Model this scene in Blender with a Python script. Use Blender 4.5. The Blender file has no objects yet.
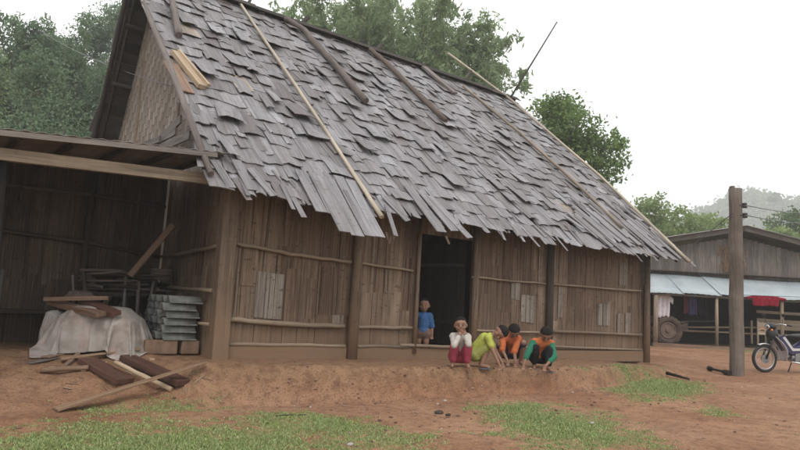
import bpy, math, random
import numpy as np
from math import sin, cos, pi, radians, sqrt, exp
from mathutils import Vector, Matrix, noise
V = Vector
random.seed(7); RNG = np.random.default_rng(7)
sc = bpy.context.scene
col = sc.collection
# ---------------------------------------------------------------- camera frame
AZ = radians(52.6); PITCH = radians(7.1); ROLL = radians(3.2); FOC = 640.0; CAMZ = 1.25
hv = V((cos(AZ), sin(AZ), 0)); rv = V((sin(AZ), -cos(AZ), 0)); zv = V((0, 0, 1))
fwd = hv*cos(PITCH) + zv*sin(PITCH); up0 = -hv*sin(PITCH) + zv*cos(PITCH)
cr = rv*cos(ROLL) + up0*sin(ROLL); cu = up0*cos(ROLL) - rv*sin(ROLL)
CAM = V((0, 0, CAMZ))
HAZE, CLOUD, SUN, EXPO = .0016, 10.5, 0.8, 0.70
def ray(x, y): return fwd + cr*((x-400)/FOC) + cu*((225-y)/FOC)
def onY(x, y, Y): d = ray(x, y); return CAM + d*(Y/d.y)
def onX(x, y, X): d = ray(x, y); return CAM + d*(X/d.x)
def onZ(x, y, Z): d = ray(x, y); return CAM + d*((Z-CAMZ)/d.z)
def onD(x, y, D): return CAM + ray(x, y)*D
EY, EZ, RY, RZ = 7.5, 2.60, 12.75, 7.45          # front eave and ridge of the big roof
SL = (RZ-EZ)/(RY-EY)
def onR(x, y, off=0.05):
    d = ray(x, y); t = (EZ+off-SL*EY-CAMZ)/(d.z-SL*d.y); return CAM + d*t
def N(a, b, z=0): return rv*a + hv*b + zv*z      # a metres right of and b metres ahead of the camera
# ---------------------------------------------------------------- terrain height
def sm(t): t = max(0.0, min(1.0, t)); return t*t*(3-2*t)
def lerp(a, b, t): return a+(b-a)*t
def tab(x, xs, ys):
    if x <= xs[0]: return ys[0]
    for i in range(1, len(xs)):
        if x <= xs[i]: return lerp(ys[i-1], ys[i], (x-xs[i-1])/(xs[i]-xs[i-1]))
    return ys[-1]
def gz(x, y):
    base = 0.02*max(0, min(30, x-4)) + 0.0
    tz = tab(x, [3.3, 9.8, 13.2, 15], [.43, .40, .29, .26])
    top = tab(x, [1.5, 2.4, 3.5, 4, 5.4, 7, 8, 9.5, 11, 13.5, 16], [9.0, 8.6, 7.3, 7.15, 6.95, 6.62, 6.5, 6.6, 6.95, 7.7, 8.6])
    foot = tab(x, [1.5, 2.4, 3.5, 4, 5.4, 7, 8, 9.5, 11, 13.5, 16], [7.1, 7.15, 7.0, 6.96, 6.75, 6.42, 6.30, 6.38, 6.66, 6.9, 7.0])
    near = exp(-((x-6)/9.0)**4)
    w = (noise.noise(V((x*1.6, 3.3, 0)))*.10 + noise.noise(V((x*5, 9.3, 0)))*.05)
    t = (y+w-foot)/(top-foot)
    s = sm(t)
    if x > 3: s = lerp(sm(t), sin(max(0, min(1, t))*pi/2)**.8, .8*sm((x-3)/.8)*sm((13.3-x)/.8))
    h = lerp(base, max(tz, base), s)
    # lumpy soil on the bank
    b = exp(-((t-.6)/.7)**2)*near
    rg = 1-abs(noise.noise(V((x*4.5, y*7, 1.7))))*2
    h += b*(.06*noise.noise(V((x*1.7, y*3.0, 1.7))) + .03*rg*noise.noise(V((x*3, y*4, 8))) + .010*noise.noise(V((x*9, y*12, 5))) + .004*noise.noise(V((x*24, y*28, 5))))
    if y > 7.55 and x > 11.6 and x < 13.0 and y < 8.35: h -= .13*sm((x-11.6)/.3)*sm((13.0-x)/.2)
    open_ = 1.0 if (y < 8.0 or x > 13.4) else .25
    h += (.018*noise.noise(V((x*1.3, y*1.3, 0))) + .010*noise.noise(V((x*5, y*5, 4))))*near*open_
    if abs(y-8.1) < .5 and 3.0 < x < 13.3: h = lerp(h, tz, .6)
    r = sqrt(x*x+y*y)
    if r > 45: h += .6*noise.noise(V((x*.02, y*.02, 8)))*min(1, (r-45)/60)
    return h
def fbm(x, y, s, o=0): return noise.fractal(V((x*s, y*s, o)), .7, 2.1, 4)
def grass_at(x, y):
    """0..1, where the short grass grows"""
    n = .75*noise.noise(V((x*.9, y*.9, 7))) + .55*noise.noise(V((x*2.6, y*2.6, 2))) + .35*noise.noise(V((x*7, y*7, 3)))
    g = 0
    def patch(cx, cy, rx, ry, ang=0, soft=1.0, k=1.0):
        ca, sa = cos(ang), sin(ang); dx, dy = x-cx, y-cy
        u = (dx*ca+dy*sa)/rx; v = (-dx*sa+dy*ca)/ry
        return k*(1.25-sqrt(u*u+v*v)*soft*1.05)
    g = max(g, patch(1.6, 5.1, 2.6, 1.9, .0, 1.0, 1.1))
    g = max(g, patch(3.2, 5.7, 1.2, 1.2, .0, 1.0, .8))
    g = max(g, patch(2.6, 7.2, 1.3, .75, .0, 1.0, .62))
    g = max(g, patch(5.85, 4.65, 1.85, 1.15, .9, 1.0, 1.1))
    g = max(g, patch(10.2, 5.95, 2.4, .95, .42, 1.0, 1.1))
    g = max(g, patch(8.6, 4.2, .9, .45, .4, 1.0, .66))
    g = max(g, patch(9.0, 6.55, .8, .12, .1, 1.0, .7))
    if y > 12 or x > 22 or x < -3.5 or y < 2: g = max(g, .9)
    n += .6*noise.noise(V((x*17, y*17, 6)))+.25*noise.noise(V((x*4, y*4, 16)))
    v = g + n*.55 - .40
    return max(0, min(1, v*1.25))
# ---------------------------------------------------------------- mesh builder
class MB:
    def __init__(s): s.v = []; s.f = []; s.uv = []; s.r = []; s.sm = []
    def face(s, idx, uvs, rnd, smooth=False):
        s.f.append(tuple(idx)); s.uv.extend(uvs); s.r.append(rnd); s.sm.append(smooth)
    def box(s, c, size, M=None, rnd=None, taper=1.0):
        """box: local z is the grain direction"""
        if rnd is None: rnd = random.random()
        c = V(c); a, b, l = size[0]/2, size[1]/2, size[2]/2
        M = M or Matrix.Identity(3); o = len(s.v); ou, ov = random.random()*9, random.random()*9
        for z in (-1, 1):
            k = 1 if z < 0 else taper
            for (x, y) in ((-1, -1), (1, -1), (1, 1), (-1, 1)):
                s.v.append(c + M @ V((x*a*k, y*b*k, z*l)))
        for (i, j, w) in ((0, 1, a), (1, 2, b), (2, 3, a), (3, 0, b)):
            s.face((o+i, o+j, o+4+j, o+4+i), ((ou-w, ov-l), (ou+w, ov-l), (ou+w, ov+l), (ou-w, ov+l)), rnd)
        s.face((o+3, o+2, o+1, o), ((ou, ov), (ou+2*a, ov), (ou+2*a, ov+2*b*.2), (ou, ov+2*b*.2)), rnd)
        s.face((o+4, o+5, o+6, o+7), ((ou, ov), (ou+2*a, ov), (ou+2*a, ov+2*b*.2), (ou, ov+2*b*.2)), rnd)
    def bar(s, p, q, w, t, side=None, rnd=None, taper=1.0):
        """a plank from p to q; w is its width along 'side'"""
        p, q = V(p), V(q); z = (q-p); L = z.length; z.normalize()
        x = V(side) if side is not None else (V((0, 0, 1)) if abs(z.z) < .9 else V((1, 0, 0)))
        x = (x - z*x.dot(z)).normalized(); y = z.cross(x)
        s.box((p+q)/2, (w, t, L), Matrix((x, y, z)).transposed(), rnd, taper)
    def tube(s, pts, rad, n=10, rnd=None, cap=True, smooth=True):
        if rnd is None: rnd = random.random()
        pts = [V(p) for p in pts]
        if not hasattr(rad, '__len__'): rad = [rad]*len(pts)
        o = len(s.v); L = 0; ref = None; ou, ov = random.random()*9, random.random()*9; Ls = []
        for i, p in enumerate(pts):
            d = (pts[min(i+1, len(pts)-1)]-pts[max(i-1, 0)]).normalized()
            if ref is None: ref = V((0, 0, 1)) if abs(d.z) < .9 else V((1, 0, 0))
            x = (ref-d*ref.dot(d)).normalized(); y = d.cross(x); ref = x
            if i: L += (p-pts[i-1]).length
            Ls.append(L)
            for k in range(n):
                a = 2*pi*k/n; s.v.append(p + (x*cos(a)+y*sin(a))*rad[i])
        for i in range(len(pts)-1):
            for k in range(n):
                k2 = (k+1) % n; c = 2*pi*max(rad[i], .01)
                u0, u1 = ou+c*k/n, ou+c*(k+1)/n
                s.face((o+i*n+k, o+i*n+k2, o+(i+1)*n+k2, o+(i+1)*n+k), ((u0, ov+Ls[i]), (u1, ov+Ls[i]), (u1, ov+Ls[i+1]), (u0, ov+Ls[i+1])), rnd, smooth)
        if cap:
            s.face([o+k for k in range(n)][::-1], [(ou+.01*k, ov) for k in range(n)], rnd)
            s.face([o+(len(pts)-1)*n+k for k in range(n)], [(ou+.01*k, ov) for k in range(n)], rnd)
    def sphere(s, c, r, M=None, n=12, m=8, rnd=None, fn=None):
        if rnd is None: rnd = random.random()
        r = V(r) if hasattr(r, '__len__') else V((r, r, r)); M = M or Matrix.Identity(3); c = V(c); o = len(s.v)
        for i in range(m+1):
            th = pi*i/m
            for k in range(n):
                a = 2*pi*k/n; d = V((sin(th)*cos(a), sin(th)*sin(a), cos(th))); f = fn(d) if fn else 1
                s.v.append(c + M @ V((d.x*r.x*f, d.y*r.y*f, d.z*r.z*f)))
        for i in range(m):
            for k in range(n):
                k2 = (k+1) % n
                s.face((o+i*n+k, o+(i+1)*n+k, o+(i+1)*n+k2, o+i*n+k2), ((k*.1, i*.1), (k*.1, i*.1+.1), (k*.1+.1, i*.1+.1), (k*.1+.1, i*.1)), rnd, True)
    def torus(s, c, R, r, axis, n=32, m=10, rnd=None, sq=1.0):
        if rnd is None: rnd = random.random()
        ax = V(axis).normalized(); x = V((0, 0, 1)) if abs(ax.z) < .9 else V((1, 0, 0)); x = (x-ax*x.dot(ax)).normalized(); y = ax.cross(x); c = V(c); o = len(s.v)
        for i in range(n):
            a = 2*pi*i/n; d = x*cos(a)+y*sin(a)
            for k in range(m):
                b = 2*pi*k/m; s.v.append(c + d*(R+r*cos(b)) + ax*(r*sin(b)*sq))
        for i in range(n):
            for k in range(m):
                i2, k2 = (i+1) % n, (k+1) % m
                s.face((o+i*m+k, o+i2*m+k, o+i2*m+k2, o+i*m+k2), ((i*.1, k*.1),)*4, rnd, True)
    def grid(s, fn, nu, nv, rnd=0.5, smooth=True, su=1, sv=1):
        o = len(s.v)
        for j in range(nv+1):
            for i in range(nu+1): s.v.append(V(fn(i/nu, j/nv)))
        for j in range(nv):
            for i in range(nu):
                a = o+j*(nu+1)+i
                s.face((a, a+1, a+nu+2, a+nu+1), ((i/nu*su, j/nv*sv), ((i+1)/nu*su, j/nv*sv), ((i+1)/nu*su, (j+1)/nv*sv), (i/nu*su, (j+1)/nv*sv)), rnd, smooth)
    def prism(s, poly, M, depth, rnd=None):
        """polygon (x,y) in frame M (4x4), extruded along its z by depth"""
        if rnd is None: rnd = random.random()
        o = len(s.v); n = len(poly)
        for z in (0, depth):
            for (x, y) in poly: s.v.append(M @ V((x, y, z)))
        s.face([o+i for i in range(n)][::-1], [poly[i] for i in range(n)][::-1], rnd)
        s.face([o+n+i for i in range(n)], poly, rnd)
        for i in range(n):
            j = (i+1) % n; s.face((o+i, o+j, o+n+j, o+n+i), ((0, 0), (.1, 0), (.1, .1), (0, .1)), rnd)
    def build(s, name, mat, parent=None, smooth=None, loc=None):
        me = bpy.data.meshes.new(name)
        inv = V(parent.location) if parent is not None else (V(loc) if loc is not None else V((0, 0, 0)))
        me.from_pydata([tuple(p) for p in s.v], [], s.f)
        uvl = me.uv_layers.new(name='UVMap'); uvl.data.foreach_set('uv', np.array(s.uv, dtype=np.float32).ravel())
        at = me.attributes.new('rnd', 'FLOAT', 'FACE'); at.data.foreach_set('value', np.array(s.r, dtype=np.float32))
        me.polygons.foreach_set('use_smooth', np.array(s.sm if smooth is None else [smooth]*len(s.f), dtype=bool))
        me.materials.append(mat); me.update()
        return link(name, me, parent, loc)
def link(name, me, parent=None, loc=None):
    """vertices are given in world space: move the origin to the parent's (or to loc)"""
    o = bpy.data.objects.new(name, me); col.objects.link(o)
    if parent is not None:
        o.parent = parent
        root = parent
        while root.parent: root = root.parent
        if parent.get('_abs', 1): me.transform((root.matrix_basis).inverted())
    elif loc is not None:
        me.transform(Matrix.Translation(-V(loc))); o.location = loc
    return o
def tag(o, label=None, cat=None, group=None, kind=None):
    if label: o['label'] = label
    if cat: o['category'] = cat
    if group: o['group'] = group
    if kind: o['kind'] = kind
    return o
def thing(name, label, cat, loc, group=None, rz=0):
    o = bpy.data.objects.new(name, None); col.objects.link(o); o.location = loc; o.rotation_euler = (0, 0, rz); o.empty_display_size = .1
    return tag(o, label, cat, group)
def copy_tree(o, parent=None):
    c = o.copy(); col.objects.link(c); c.parent = parent
    for ch in list(o.children): copy_tree(ch, c)
    return c
def mesh_np(name, verts, quads, mat, parent=None, rnd=None, loc=None, tri=False):
    k = 3 if tri else 4
    me = bpy.data.meshes.new(name); nf = len(quads)
    me.vertices.add(len(verts)); me.vertices.foreach_set('co', np.asarray(verts, dtype=np.float32).ravel())
    me.loops.add(nf*k); me.loops.foreach_set('vertex_index', np.asarray(quads, dtype=np.int32).ravel())
    me.polygons.add(nf); me.polygons.foreach_set('loop_start', np.arange(0, nf*k, k, dtype=np.int32))
    try: me.polygons.foreach_set('loop_total', np.full(nf, k, dtype=np.int32))
    except Exception: pass
    me.update(calc_edges=True)
    if rnd is not None:
        at = me.attributes.new('rnd', 'FLOAT', 'FACE'); at.data.foreach_set('value', np.asarray(rnd, dtype=np.float32))
    me.materials.append(mat); me.validate()
    return link(name, me, parent, loc)
# ---------------------------------------------------------------- materials
class NT:
    def __init__(s, name):
        s.m = bpy.data.materials.new(name); s.m.use_nodes = True; s.t = s.m.node_tree; s.b = s.t.nodes['Principled BSDF']
    def n(s, typ, **kw):
        nd = s.t.nodes.new(typ)
        for k, v in kw.items():
            if k.startswith('_'): setattr(nd, k[1:], v)
        for k, v in kw.items():
            if not k.startswith('_'):
                key = int(k[1:]) if k[0] == 'i' and k[1:].isdigit() else k
                nd.inputs[key].default_value = v
        return nd
    def l(s, a, b): s.t.links.new(a, b)
    def noise(s, vec, scale, detail=4, rough=.6, dist=0):
        nd = s.n('ShaderNodeTexNoise', Scale=scale, Detail=detail, Roughness=rough, Distortion=dist)
        s.l(vec, nd.inputs['Vector']); return nd.outputs['Fac']
    def mapp(s, vec, sx, sy, sz=1):
        nd = s.n('ShaderNodeMapping', Scale=(sx, sy, sz)); s.l(vec, nd.inputs['Vector']); return nd.outputs['Vector']
    def ramp(s, fac, stops):
        nd = s.n('ShaderNodeValToRGB'); e = nd.color_ramp.elements
        while len(e) < len(stops): e.new(.5)
        for i, (p, c) in enumerate(stops): e[i].position = p; e[i].color = (*c, 1) if len(c) == 3 else c
        s.l(fac, nd.inputs['Fac']); return nd.outputs['Color']
    def rr(s, fac, a, b, c=0, d=1):
        nd = s.n('ShaderNodeMapRange'); nd.inputs[1].default_value = a; nd.inputs[2].default_value = b; nd.inputs[3].default_value = c; nd.inputs[4].default_value = d
        s.l(fac, nd.inputs[0]); return nd.outputs[0]
    def mix(s, fac, a, b, mode='MIX'):
        nd = s.n('ShaderNodeMix', _data_type='RGBA', _blend_type=mode)
        for v, i in ((fac, 0), (a, 6), (b, 7)):
            if isinstance(v, (int, float)): nd.inputs[i].default_value = v
            elif isinstance(v, tuple): nd.inputs[i].default_value = (*v, 1)
            else: s.l(v, nd.inputs[i])
        return nd.outputs[2]
    def math(s, op, a, b=0):
        nd = s.n('ShaderNodeMath', _operation=op)
        for v, i in ((a, 0), (b, 1)):
            if isinstance(v, (int, float)): nd.inputs[i].default_value = v
            else: s.l(v, nd.inputs[i])
        return nd.outputs[0]
    def attr(s, name, out='Fac'): return s.n('ShaderNodeAttribute', _attribute_name=name).outputs[out]
    def tc(s, out): return s.n('ShaderNodeTexCoord').outputs[out]
    def geo(s): return s.n('ShaderNodeNewGeometry').outputs['Position']
    def bump(s, h, strength=.5, dist=.01):
        nd = s.n('ShaderNodeBump', Strength=strength, Distance=dist); s.l(h, nd.inputs['Height']); s.l(nd.outputs[0], s.b.inputs['Normal'])
    def done(s, colr, rough=.85, spec=.3, metal=0):
        if isinstance(colr, tuple): s.b.inputs['Base Color'].default_value = (*colr, 1)
        else: s.l(colr, s.b.inputs['Base Color'])
        if isinstance(rough, (int, float)): s.b.inputs['Roughness'].default_value = rough
        else: s.l(rough, s.b.inputs['Roughness'])
        s.b.inputs['Specular IOR Level'].default_value = spec; s.b.inputs['Metallic'].default_value = metal
        return s.m
def wood(name, stops, fx=60, fy=2.0, stain=.35, stain_col=(.5, .5, .5), rough=.8, spec=.3, bump=.6, bd=.006, mud=None, gmul=(.42, 1.35), crack=0):
    """weathered wood or split bamboo: tone per piece, fibres along UV.y, blotches in world space"""
    t = NT(name); uv = t.tc('UV'); r = t.attr('rnd'); P = t.geo()
    base = t.ramp(r, stops)
    g1 = t.noise(t.mapp(uv, fx, fy), 1, 5, .65); g2 = t.noise(t.mapp(uv, fx*.25, fy*.5), 1, 3, .6)
    gr = t.rr(t.math('ADD', t.math('MULTIPLY', g1, .6), t.math('MULTIPLY', g2, .4)), .33, .67, gmul[0], gmul[1])
    gc = t.n('ShaderNodeCombineColor'); [t.l(gr, gc.inputs[i]) for i in range(3)]
    c = t.mix(1.0, base, gc.outputs[0], 'MULTIPLY')
    st = t.rr(t.noise(P, 1.7, 5, .65, .4), .45, .7, 0, stain)
    c = t.mix(st, c, stain_col)
    sp = t.rr(t.noise(P, 9, 4, .7), .58, .75, 0, .35); c = t.mix(sp, c, (stain_col[0]*.35, stain_col[1]*.33, stain_col[2]*.3))
    if crack:
        k1 = t.rr(t.noise(t.mapp(uv, 30, .55), 1, 3, .5), .585, .63, 0, crack); c = t.mix(k1, c, (.028, .018, .012))
        k3 = t.rr(t.noise(t.mapp(uv, 7, 16), 1, 3, .5), .63, .68, 0, .6); c = t.mix(k3, c, (.04, .028, .02))
        k2 = t.rr(t.noise(t.mapp(uv, 55, 1.6), 1, 3, .6), .58, .70, 0, .35); c = t.mix(k2, c, (.33, .26, .20))
    if mud:
        sep = t.n('ShaderNodeSeparateXYZ'); t.l(P, sep.inputs[0])
        m = t.math('MULTIPLY', t.rr(t.math('ADD', sep.outputs[2], t.math('MULTIPLY', t.noise(P, 3, 4), -.5)), mud[0], mud[1], 1, 0), mud[2])
        c = t.mix(m, c, (.21, .135, .085))
    t.bump(g1, bump, bd)
    return t.done(c, rough, spec)
M = {}
M['shingle'] = wood('weathered_shingle', [(0, (.115, .096, .097)), (.28, (.18, .163, .168)), (.7, (.24, .226, .240)), (.95, (.30, .29, .308)), (1, (.32, .26, .21))], 18, 1.3, .5, (.125, .102, .094), .55, .5, 1.0, .014, gmul=(.42, 1.32), crack=.35)
M['wall'] = wood('split_bamboo', [(0, (.12, .078, .055)), (.4, (.18, .124, .088)), (.8, (.235, .17, .122)), (.96, (.28, .21, .155)), (.962, (.225, .195, .165)), (1, (.30, .265, .23))], 42, .9, .45, (.075, .050, .037), .75, .2, .9, .008, mud=(.45, .85, .6), gmul=(.35, 1.45), crack=.75)
M['wall_dark'] = wood('shaded_bamboo', [(0, (.04, .027, .020)), (.5, (.085, .058, .041)), (.96, (.13, .092, .068)), (.962, (.15, .135, .12)), (1, (.14, .13, .12))], 42, .9, .35, (.05, .038, .03), .75, .2, .9, .008, gmul=(.35, 1.4), crack=.75)  # darker copy of the split bamboo, the shed's shade put into its colour
M['mat'] = wood('woven_matting', [(0, (.19, .16, .14)), (.5, (.26, .228, .20)), (1, (.33, .295, .26))], 50, 3, .3, (.15, .12, .10), .85, .2, .6, .006)
M['post'] = wood('old_post_timber', [(0, (.15, .105, .075)), (1, (.22, .16, .115))], 26, 1.2, .5, (.09, .068, .052), .85, .2, 1.0, .012, mud=(.5, 1.1, .8), crack=.5)
M['rail_dark'] = wood('shaded_rail', [(0, (.06, .045, .033)), (1, (.10, .075, .055))], 30, 1.2, .35, (.05, .04, .03), .7, .3, .5, .005)  # bamboo rail again, darkened in colour to carry shade inside the shed
M['rail'] = wood('bamboo_rail', [(0, (.20, .145, .10)), (1, (.33, .25, .175))], 30, 1.2, .35, (.12, .09, .065), .6, .4, .5, .005)
M['dark'] = wood('dark_shaded_timber', [(0, (.032, .025, .021)), (1, (.072, .056, .046))], 30, 2, .3, (.05, .04, .03), .85, .2)  # dark wood, its colour lowered further for the gloom under the shed roof
M['kick'] = wood('muddy_board', [(0, (.19, .135, .095)), (1, (.25, .18, .125))], 26, 1.2, .4, (.13, .09, .06), .9, .15, mud=(.5, 1.0, .9))
M['beam'] = wood('sawn_beam', [(0, (.26, .20, .15)), (1, (.34, .27, .20))], 26, 1.2, .35, (.18, .14, .11), .8, .25)
M['deep_shade'] = wood('deep_shade_timber', [(0, (.014, .011, .009)), (1, (.035, .027, .022))], 30, 2, .3, (.02, .016, .013), .85, .2)  # near-black colour stands in for the shade of doorway and interiors
M['log'] = wood('grey_log', [(0, (.13, .105, .095)), (1, (.22, .19, .175))], 22, 1.2, .35, (.09, .07, .065), .8, .3, 1.0, .012)
M['rustlog'] = wood('brown_log', [(0, (.12, .09, .075)), (1, (.16, .125, .105))], 22, 1.2, .4, (.09, .06, .05), .8, .3, 1.0, .012)
M['bamboo'] = wood('pale_bamboo', [(0, (.37, .31, .235)), (1, (.43, .365, .28))], 20, 1.0, .35, (.26, .20, .14), .5, .45, .3, .004)
M['bamboo_brown'] = wood('brown_bamboo', [(0, (.22, .165, .12)), (1, (.28, .215, .16))], 20, 1.0, .35, (.16, .11, .08), .5, .45, .3, .004)
M['redplank'] = wood('dark_red_plank', [(0, (.075, .034, .026)), (1, (.12, .058, .042))], 30, 1.3, .25, (.06, .03, .025), .6, .4)
M['brownplank'] = wood('brown_plank', [(0, (.20, .125, .085)), (1, (.28, .18, .125))], 30, 1.3, .25, (.14, .09, .07), .7, .3)
M['splitwood'] = wood('fresh_split_wood', [(0, (.40, .30, .20)), (1, (.48, .37, .26))], 30, 1.3, .25, (.3, .2, .12), .7, .3)
M['orangewood'] = wood('barked_stick', [(0, (.22, .14, .09)), (1, (.29, .19, .12))], 24, 1.2, .35, (.16, .09, .055), .7, .3)
M['trunk'] = wood('tree_bark', [(0, (.12, .10, .08)), (1, (.18, .15, .12))], 20, 2, .3, (.08, .07, .05), .9, .2)
M['pole'] = wood('pole_timber', [(0, (.135, .108, .09)), (1, (.15, .12, .10))], 22, .7, .35, (.28, .25, .22), .85, .2, 1.2, .02)
M['gablewood'] = wood('grey_boards', [(0, (.13, .11, .10)), (1, (.23, .20, .18))], 30, 2, .3, (.15, .13, .12), .85, .2)
M['paleboard'] = wood('pale_boards', [(0, (.30, .23, .17)), (1, (.38, .30, .23))], 30, 1.2, .25, (.2, .15, .11), .8, .2)
def plain(name, c, rough=.7, spec=.3, metal=0, var=.25, scale=6, c2=None, bump=0, bd=.01):
    t = NT(name); P = t.tc('Object')
    n = t.noise(P, scale, 5, .65)
    colr = t.mix(t.rr(n, .35, .7, 0, 1), tuple(v*(1-var) for v in c), c2 or tuple(min(1, v*(1+var)) for v in c))
    if bump: t.bump(t.noise(P, scale*3, 4), bump, bd)
    return t.done(colr, rough, spec, metal)
# ---------------------------------------------------------------- ground
def build_ground():
    def axis(lo, hi, st, far):
        a = list(np.arange(lo, hi+1e-6, st)); d = st
        while a[-1] < far: d *= 1.13; a.append(a[-1]+d)
        d = st
        while a[0] > -far: d *= 1.13; a.insert(0, a[0]-d)
        return a
    xs = axis(-1.5, 15.5, .055, 700); ys = axis(3.0, 9.6, .05, 700)
    nx, ny = len(xs), len(ys)
    vs = np.zeros((nx*ny, 3), dtype=np.float32); gr = np.zeros(nx*ny, dtype=np.float32)
    k = 0
    for y in ys:
        for x in xs:
            z = gz(x, y)
            vs[k] = (x, y, z); gr[k] = grass_at(x, y); k += 1
    i = np.arange(nx-1); j = np.arange(ny-1); I, J = np.meshgrid(i, j); a = (J*nx+I).ravel()
    q = np.stack([a, a+1, a+nx+1, a+nx], 1)
    t = NT('red_earth'); P = t.geo(); g = t.attr('grass')
    n1 = t.noise(P, 1.1, 6, .62); n2 = t.noise(P, 7, 6, .7); n3 = t.noise(P, 42, 4, .7); n4 = t.noise(P, .35, 3, .5)
    c = t.mix(t.rr(n1, .38, .64), (.27, .132, .072), (.39, .220, .130))
    c = t.mix(t.rr(n4, .42, .62, 0, .6), c, (.36, .215, .135))
    c = t.mix(t.rr(n2, .46, .66, 0, .7), c, (.15, .078, .050))
    c = t.mix(t.rr(n3, .52, .66, 0, .7), c, (.085, .055, .042))
    c = t.mix(t.rr(n3, .42, .30, 0, .5), c, (.36, .27, .21))
    sep = t.n('ShaderNodeSeparateXYZ'); t.l(P, sep.inputs[0])
    # pale ochre clay where the bank is cut
    h = t.math('MULTIPLY', t.rr(sep.outputs[2], .14, .34), t.rr(sep.outputs[1], 6.0, 6.5))
    h = t.math('MULTIPLY', h, t.rr(sep.outputs[0], 12.8, 13.4, 1, 0))
    c2 = t.mix(t.rr(n2, .38, .62), (.315, .195, .112), (.19, .108, .066)); c2 = t.mix(t.rr(n3, .52, .66, 0, .6), c2, (.10, .06, .04))
    c = t.mix(t.math('MULTIPLY', h, .8), c, c2)
    gc = t.mix(t.rr(n2, .35, .65), (.14, .19, .07), (.20, .235, .10))
    c = t.mix(t.math('MULTIPLY', t.rr(g, .15, .9), .75), c, gc)
    hh = t.math('ADD', t.math('MULTIPLY', n2, .7), t.math('MULTIPLY', n3, .5))
    t.bump(hh, 1.0, .045)
    m = t.done(c, .95, .15)
    me = bpy.data.meshes.new('ground'); me.vertices.add(len(vs)); me.vertices.foreach_set('co', vs.ravel())
    me.loops.add(len(q)*4); me.loops.foreach_set('vertex_index', q.ravel().astype(np.int32)); me.polygons.add(len(q))
    me.polygons.foreach_set('loop_start', np.arange(0, len(q)*4, 4, dtype=np.int32)); me.update(calc_edges=True)
    me.polygons.foreach_set('use_smooth', np.ones(len(q), dtype=bool))
    at = me.attributes.new('grass', 'FLOAT', 'POINT'); at.data.foreach_set('value', gr)
    me.materials.append(m); me.validate()
    tag(link('ground', me), kind='structure')
build_ground()
# grass blades: three patches of short grass
def blades(name, boxes, dens, label, hgt, thr=.12, wid=.006, seed=1):
    rng = np.random.default_rng(seed); V_ = []; R_ = []
    for (x0, x1, y0, y1) in boxes:
        n = int((x1-x0)*(y1-y0)*dens)
        X = rng.uniform(x0, x1, n); Y = rng.uniform(y0, y1, n); U = rng.uniform(0, 1, n)
        for x, y, u in zip(X, Y, U):
            g = grass_at(x, y)
            if u > g*1.35: continue
            z = gz(x, y)-.004; a = random.random()*2*pi; h = hgt*(.35+.9*random.random())*(.55+.6*g); w = wid*(.7+random.random()*.8)
            lean = random.gauss(0, .55); b = random.random()*2*pi
            tx, ty = x+cos(b)*h*lean, y+sin(b)*h*lean
            dx, dy = cos(a)*w, sin(a)*w
            V_ += [(x-dx, y-dy, z), (x+dx, y+dy, z), (tx+dx*.25, ty+dy*.25, z+h*.9), (tx-dx*.25, ty-dy*.25, z+h)]
            R_.append(random.random())
    nv = len(V_); q = np.arange(nv).reshape(-1, 4)
    o = mesh_np(name, V_, q, M['grass'], rnd=R_)
    tag(o, label, 'grass', kind='stuff'); print(name, nv//4)
t = NT('grass_blade'); c = t.ramp(t.attr('rnd'), [(0, (.16, .21, .07)), (.5, (.235, .31, .11)), (.82, (.31, .37, .15)), (1, (.42, .34, .21))])
t.b.inputs['Subsurface Weight'].default_value = 0
M['grass'] = t.done(c, .6, .25)
blades('grass', [(-1.2, 3.2, 2.9, 8.2), (3.2, 5.2, 3.6, 7.2)], 12500, 'short bright green grass over the red earth in the lower left foreground', .023, seed=3)
blades('grass', [(4.2, 8.0, 2.9, 6.2)], 11500, 'patch of short green grass in the middle foreground', .023, seed=4)
blades('grass', [(7.0, 13.2, 3.4, 7.5)], 7000, 'thin grass patch below the right corner of the bamboo house', .028, wid=.006, seed=5)
# pebbles, crumbs of soil and chips of wood
def crumbs():
    rng = random.Random(5); mb = MB()
    for k in range(1300):
        x = rng.uniform(0, 15); y = rng.uniform(3.2, 8.0)
        if k % 3 == 0: x = rng.uniform(3.5, 9); y = rng.uniform(4.6, 6.9)
        clod = k % 3 == 1
        if clod: x = rng.uniform(3.4, 11.5); y = tab(x, [3.4, 4, 5.4, 7, 8, 9.5, 11.5], [7.05, 6.98, 6.75, 6.42, 6.3, 6.38, 6.75])+rng.gauss(-.05, .16)
        s = .004+.016*rng.random()**4
        if clod: s = .004+.013*rng.random()**3
        z = gz(x, y)
        mb.sphere((x, y, z+s*.3), (s*(1+.5*rng.random()), s*(1+.5*rng.random()), s*.8), n=7, m=5, rnd=rng.uniform(.45, .8) if clod else rng.random())
    t = NT('soil_crumb'); c = t.ramp(t.attr('rnd'), [(0, (.08, .055, .042)), (.5, (.19, .11, .075)), (.85, (.24, .15, .11)), (1, (.42, .37, .33))])
    tag(mb.build('gravel', t.done(c, .9, .2), smooth=True), 'scattered crumbs of soil and small stones on the bare red earth', 'gravel', kind='stuff')
crumbs()
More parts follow.
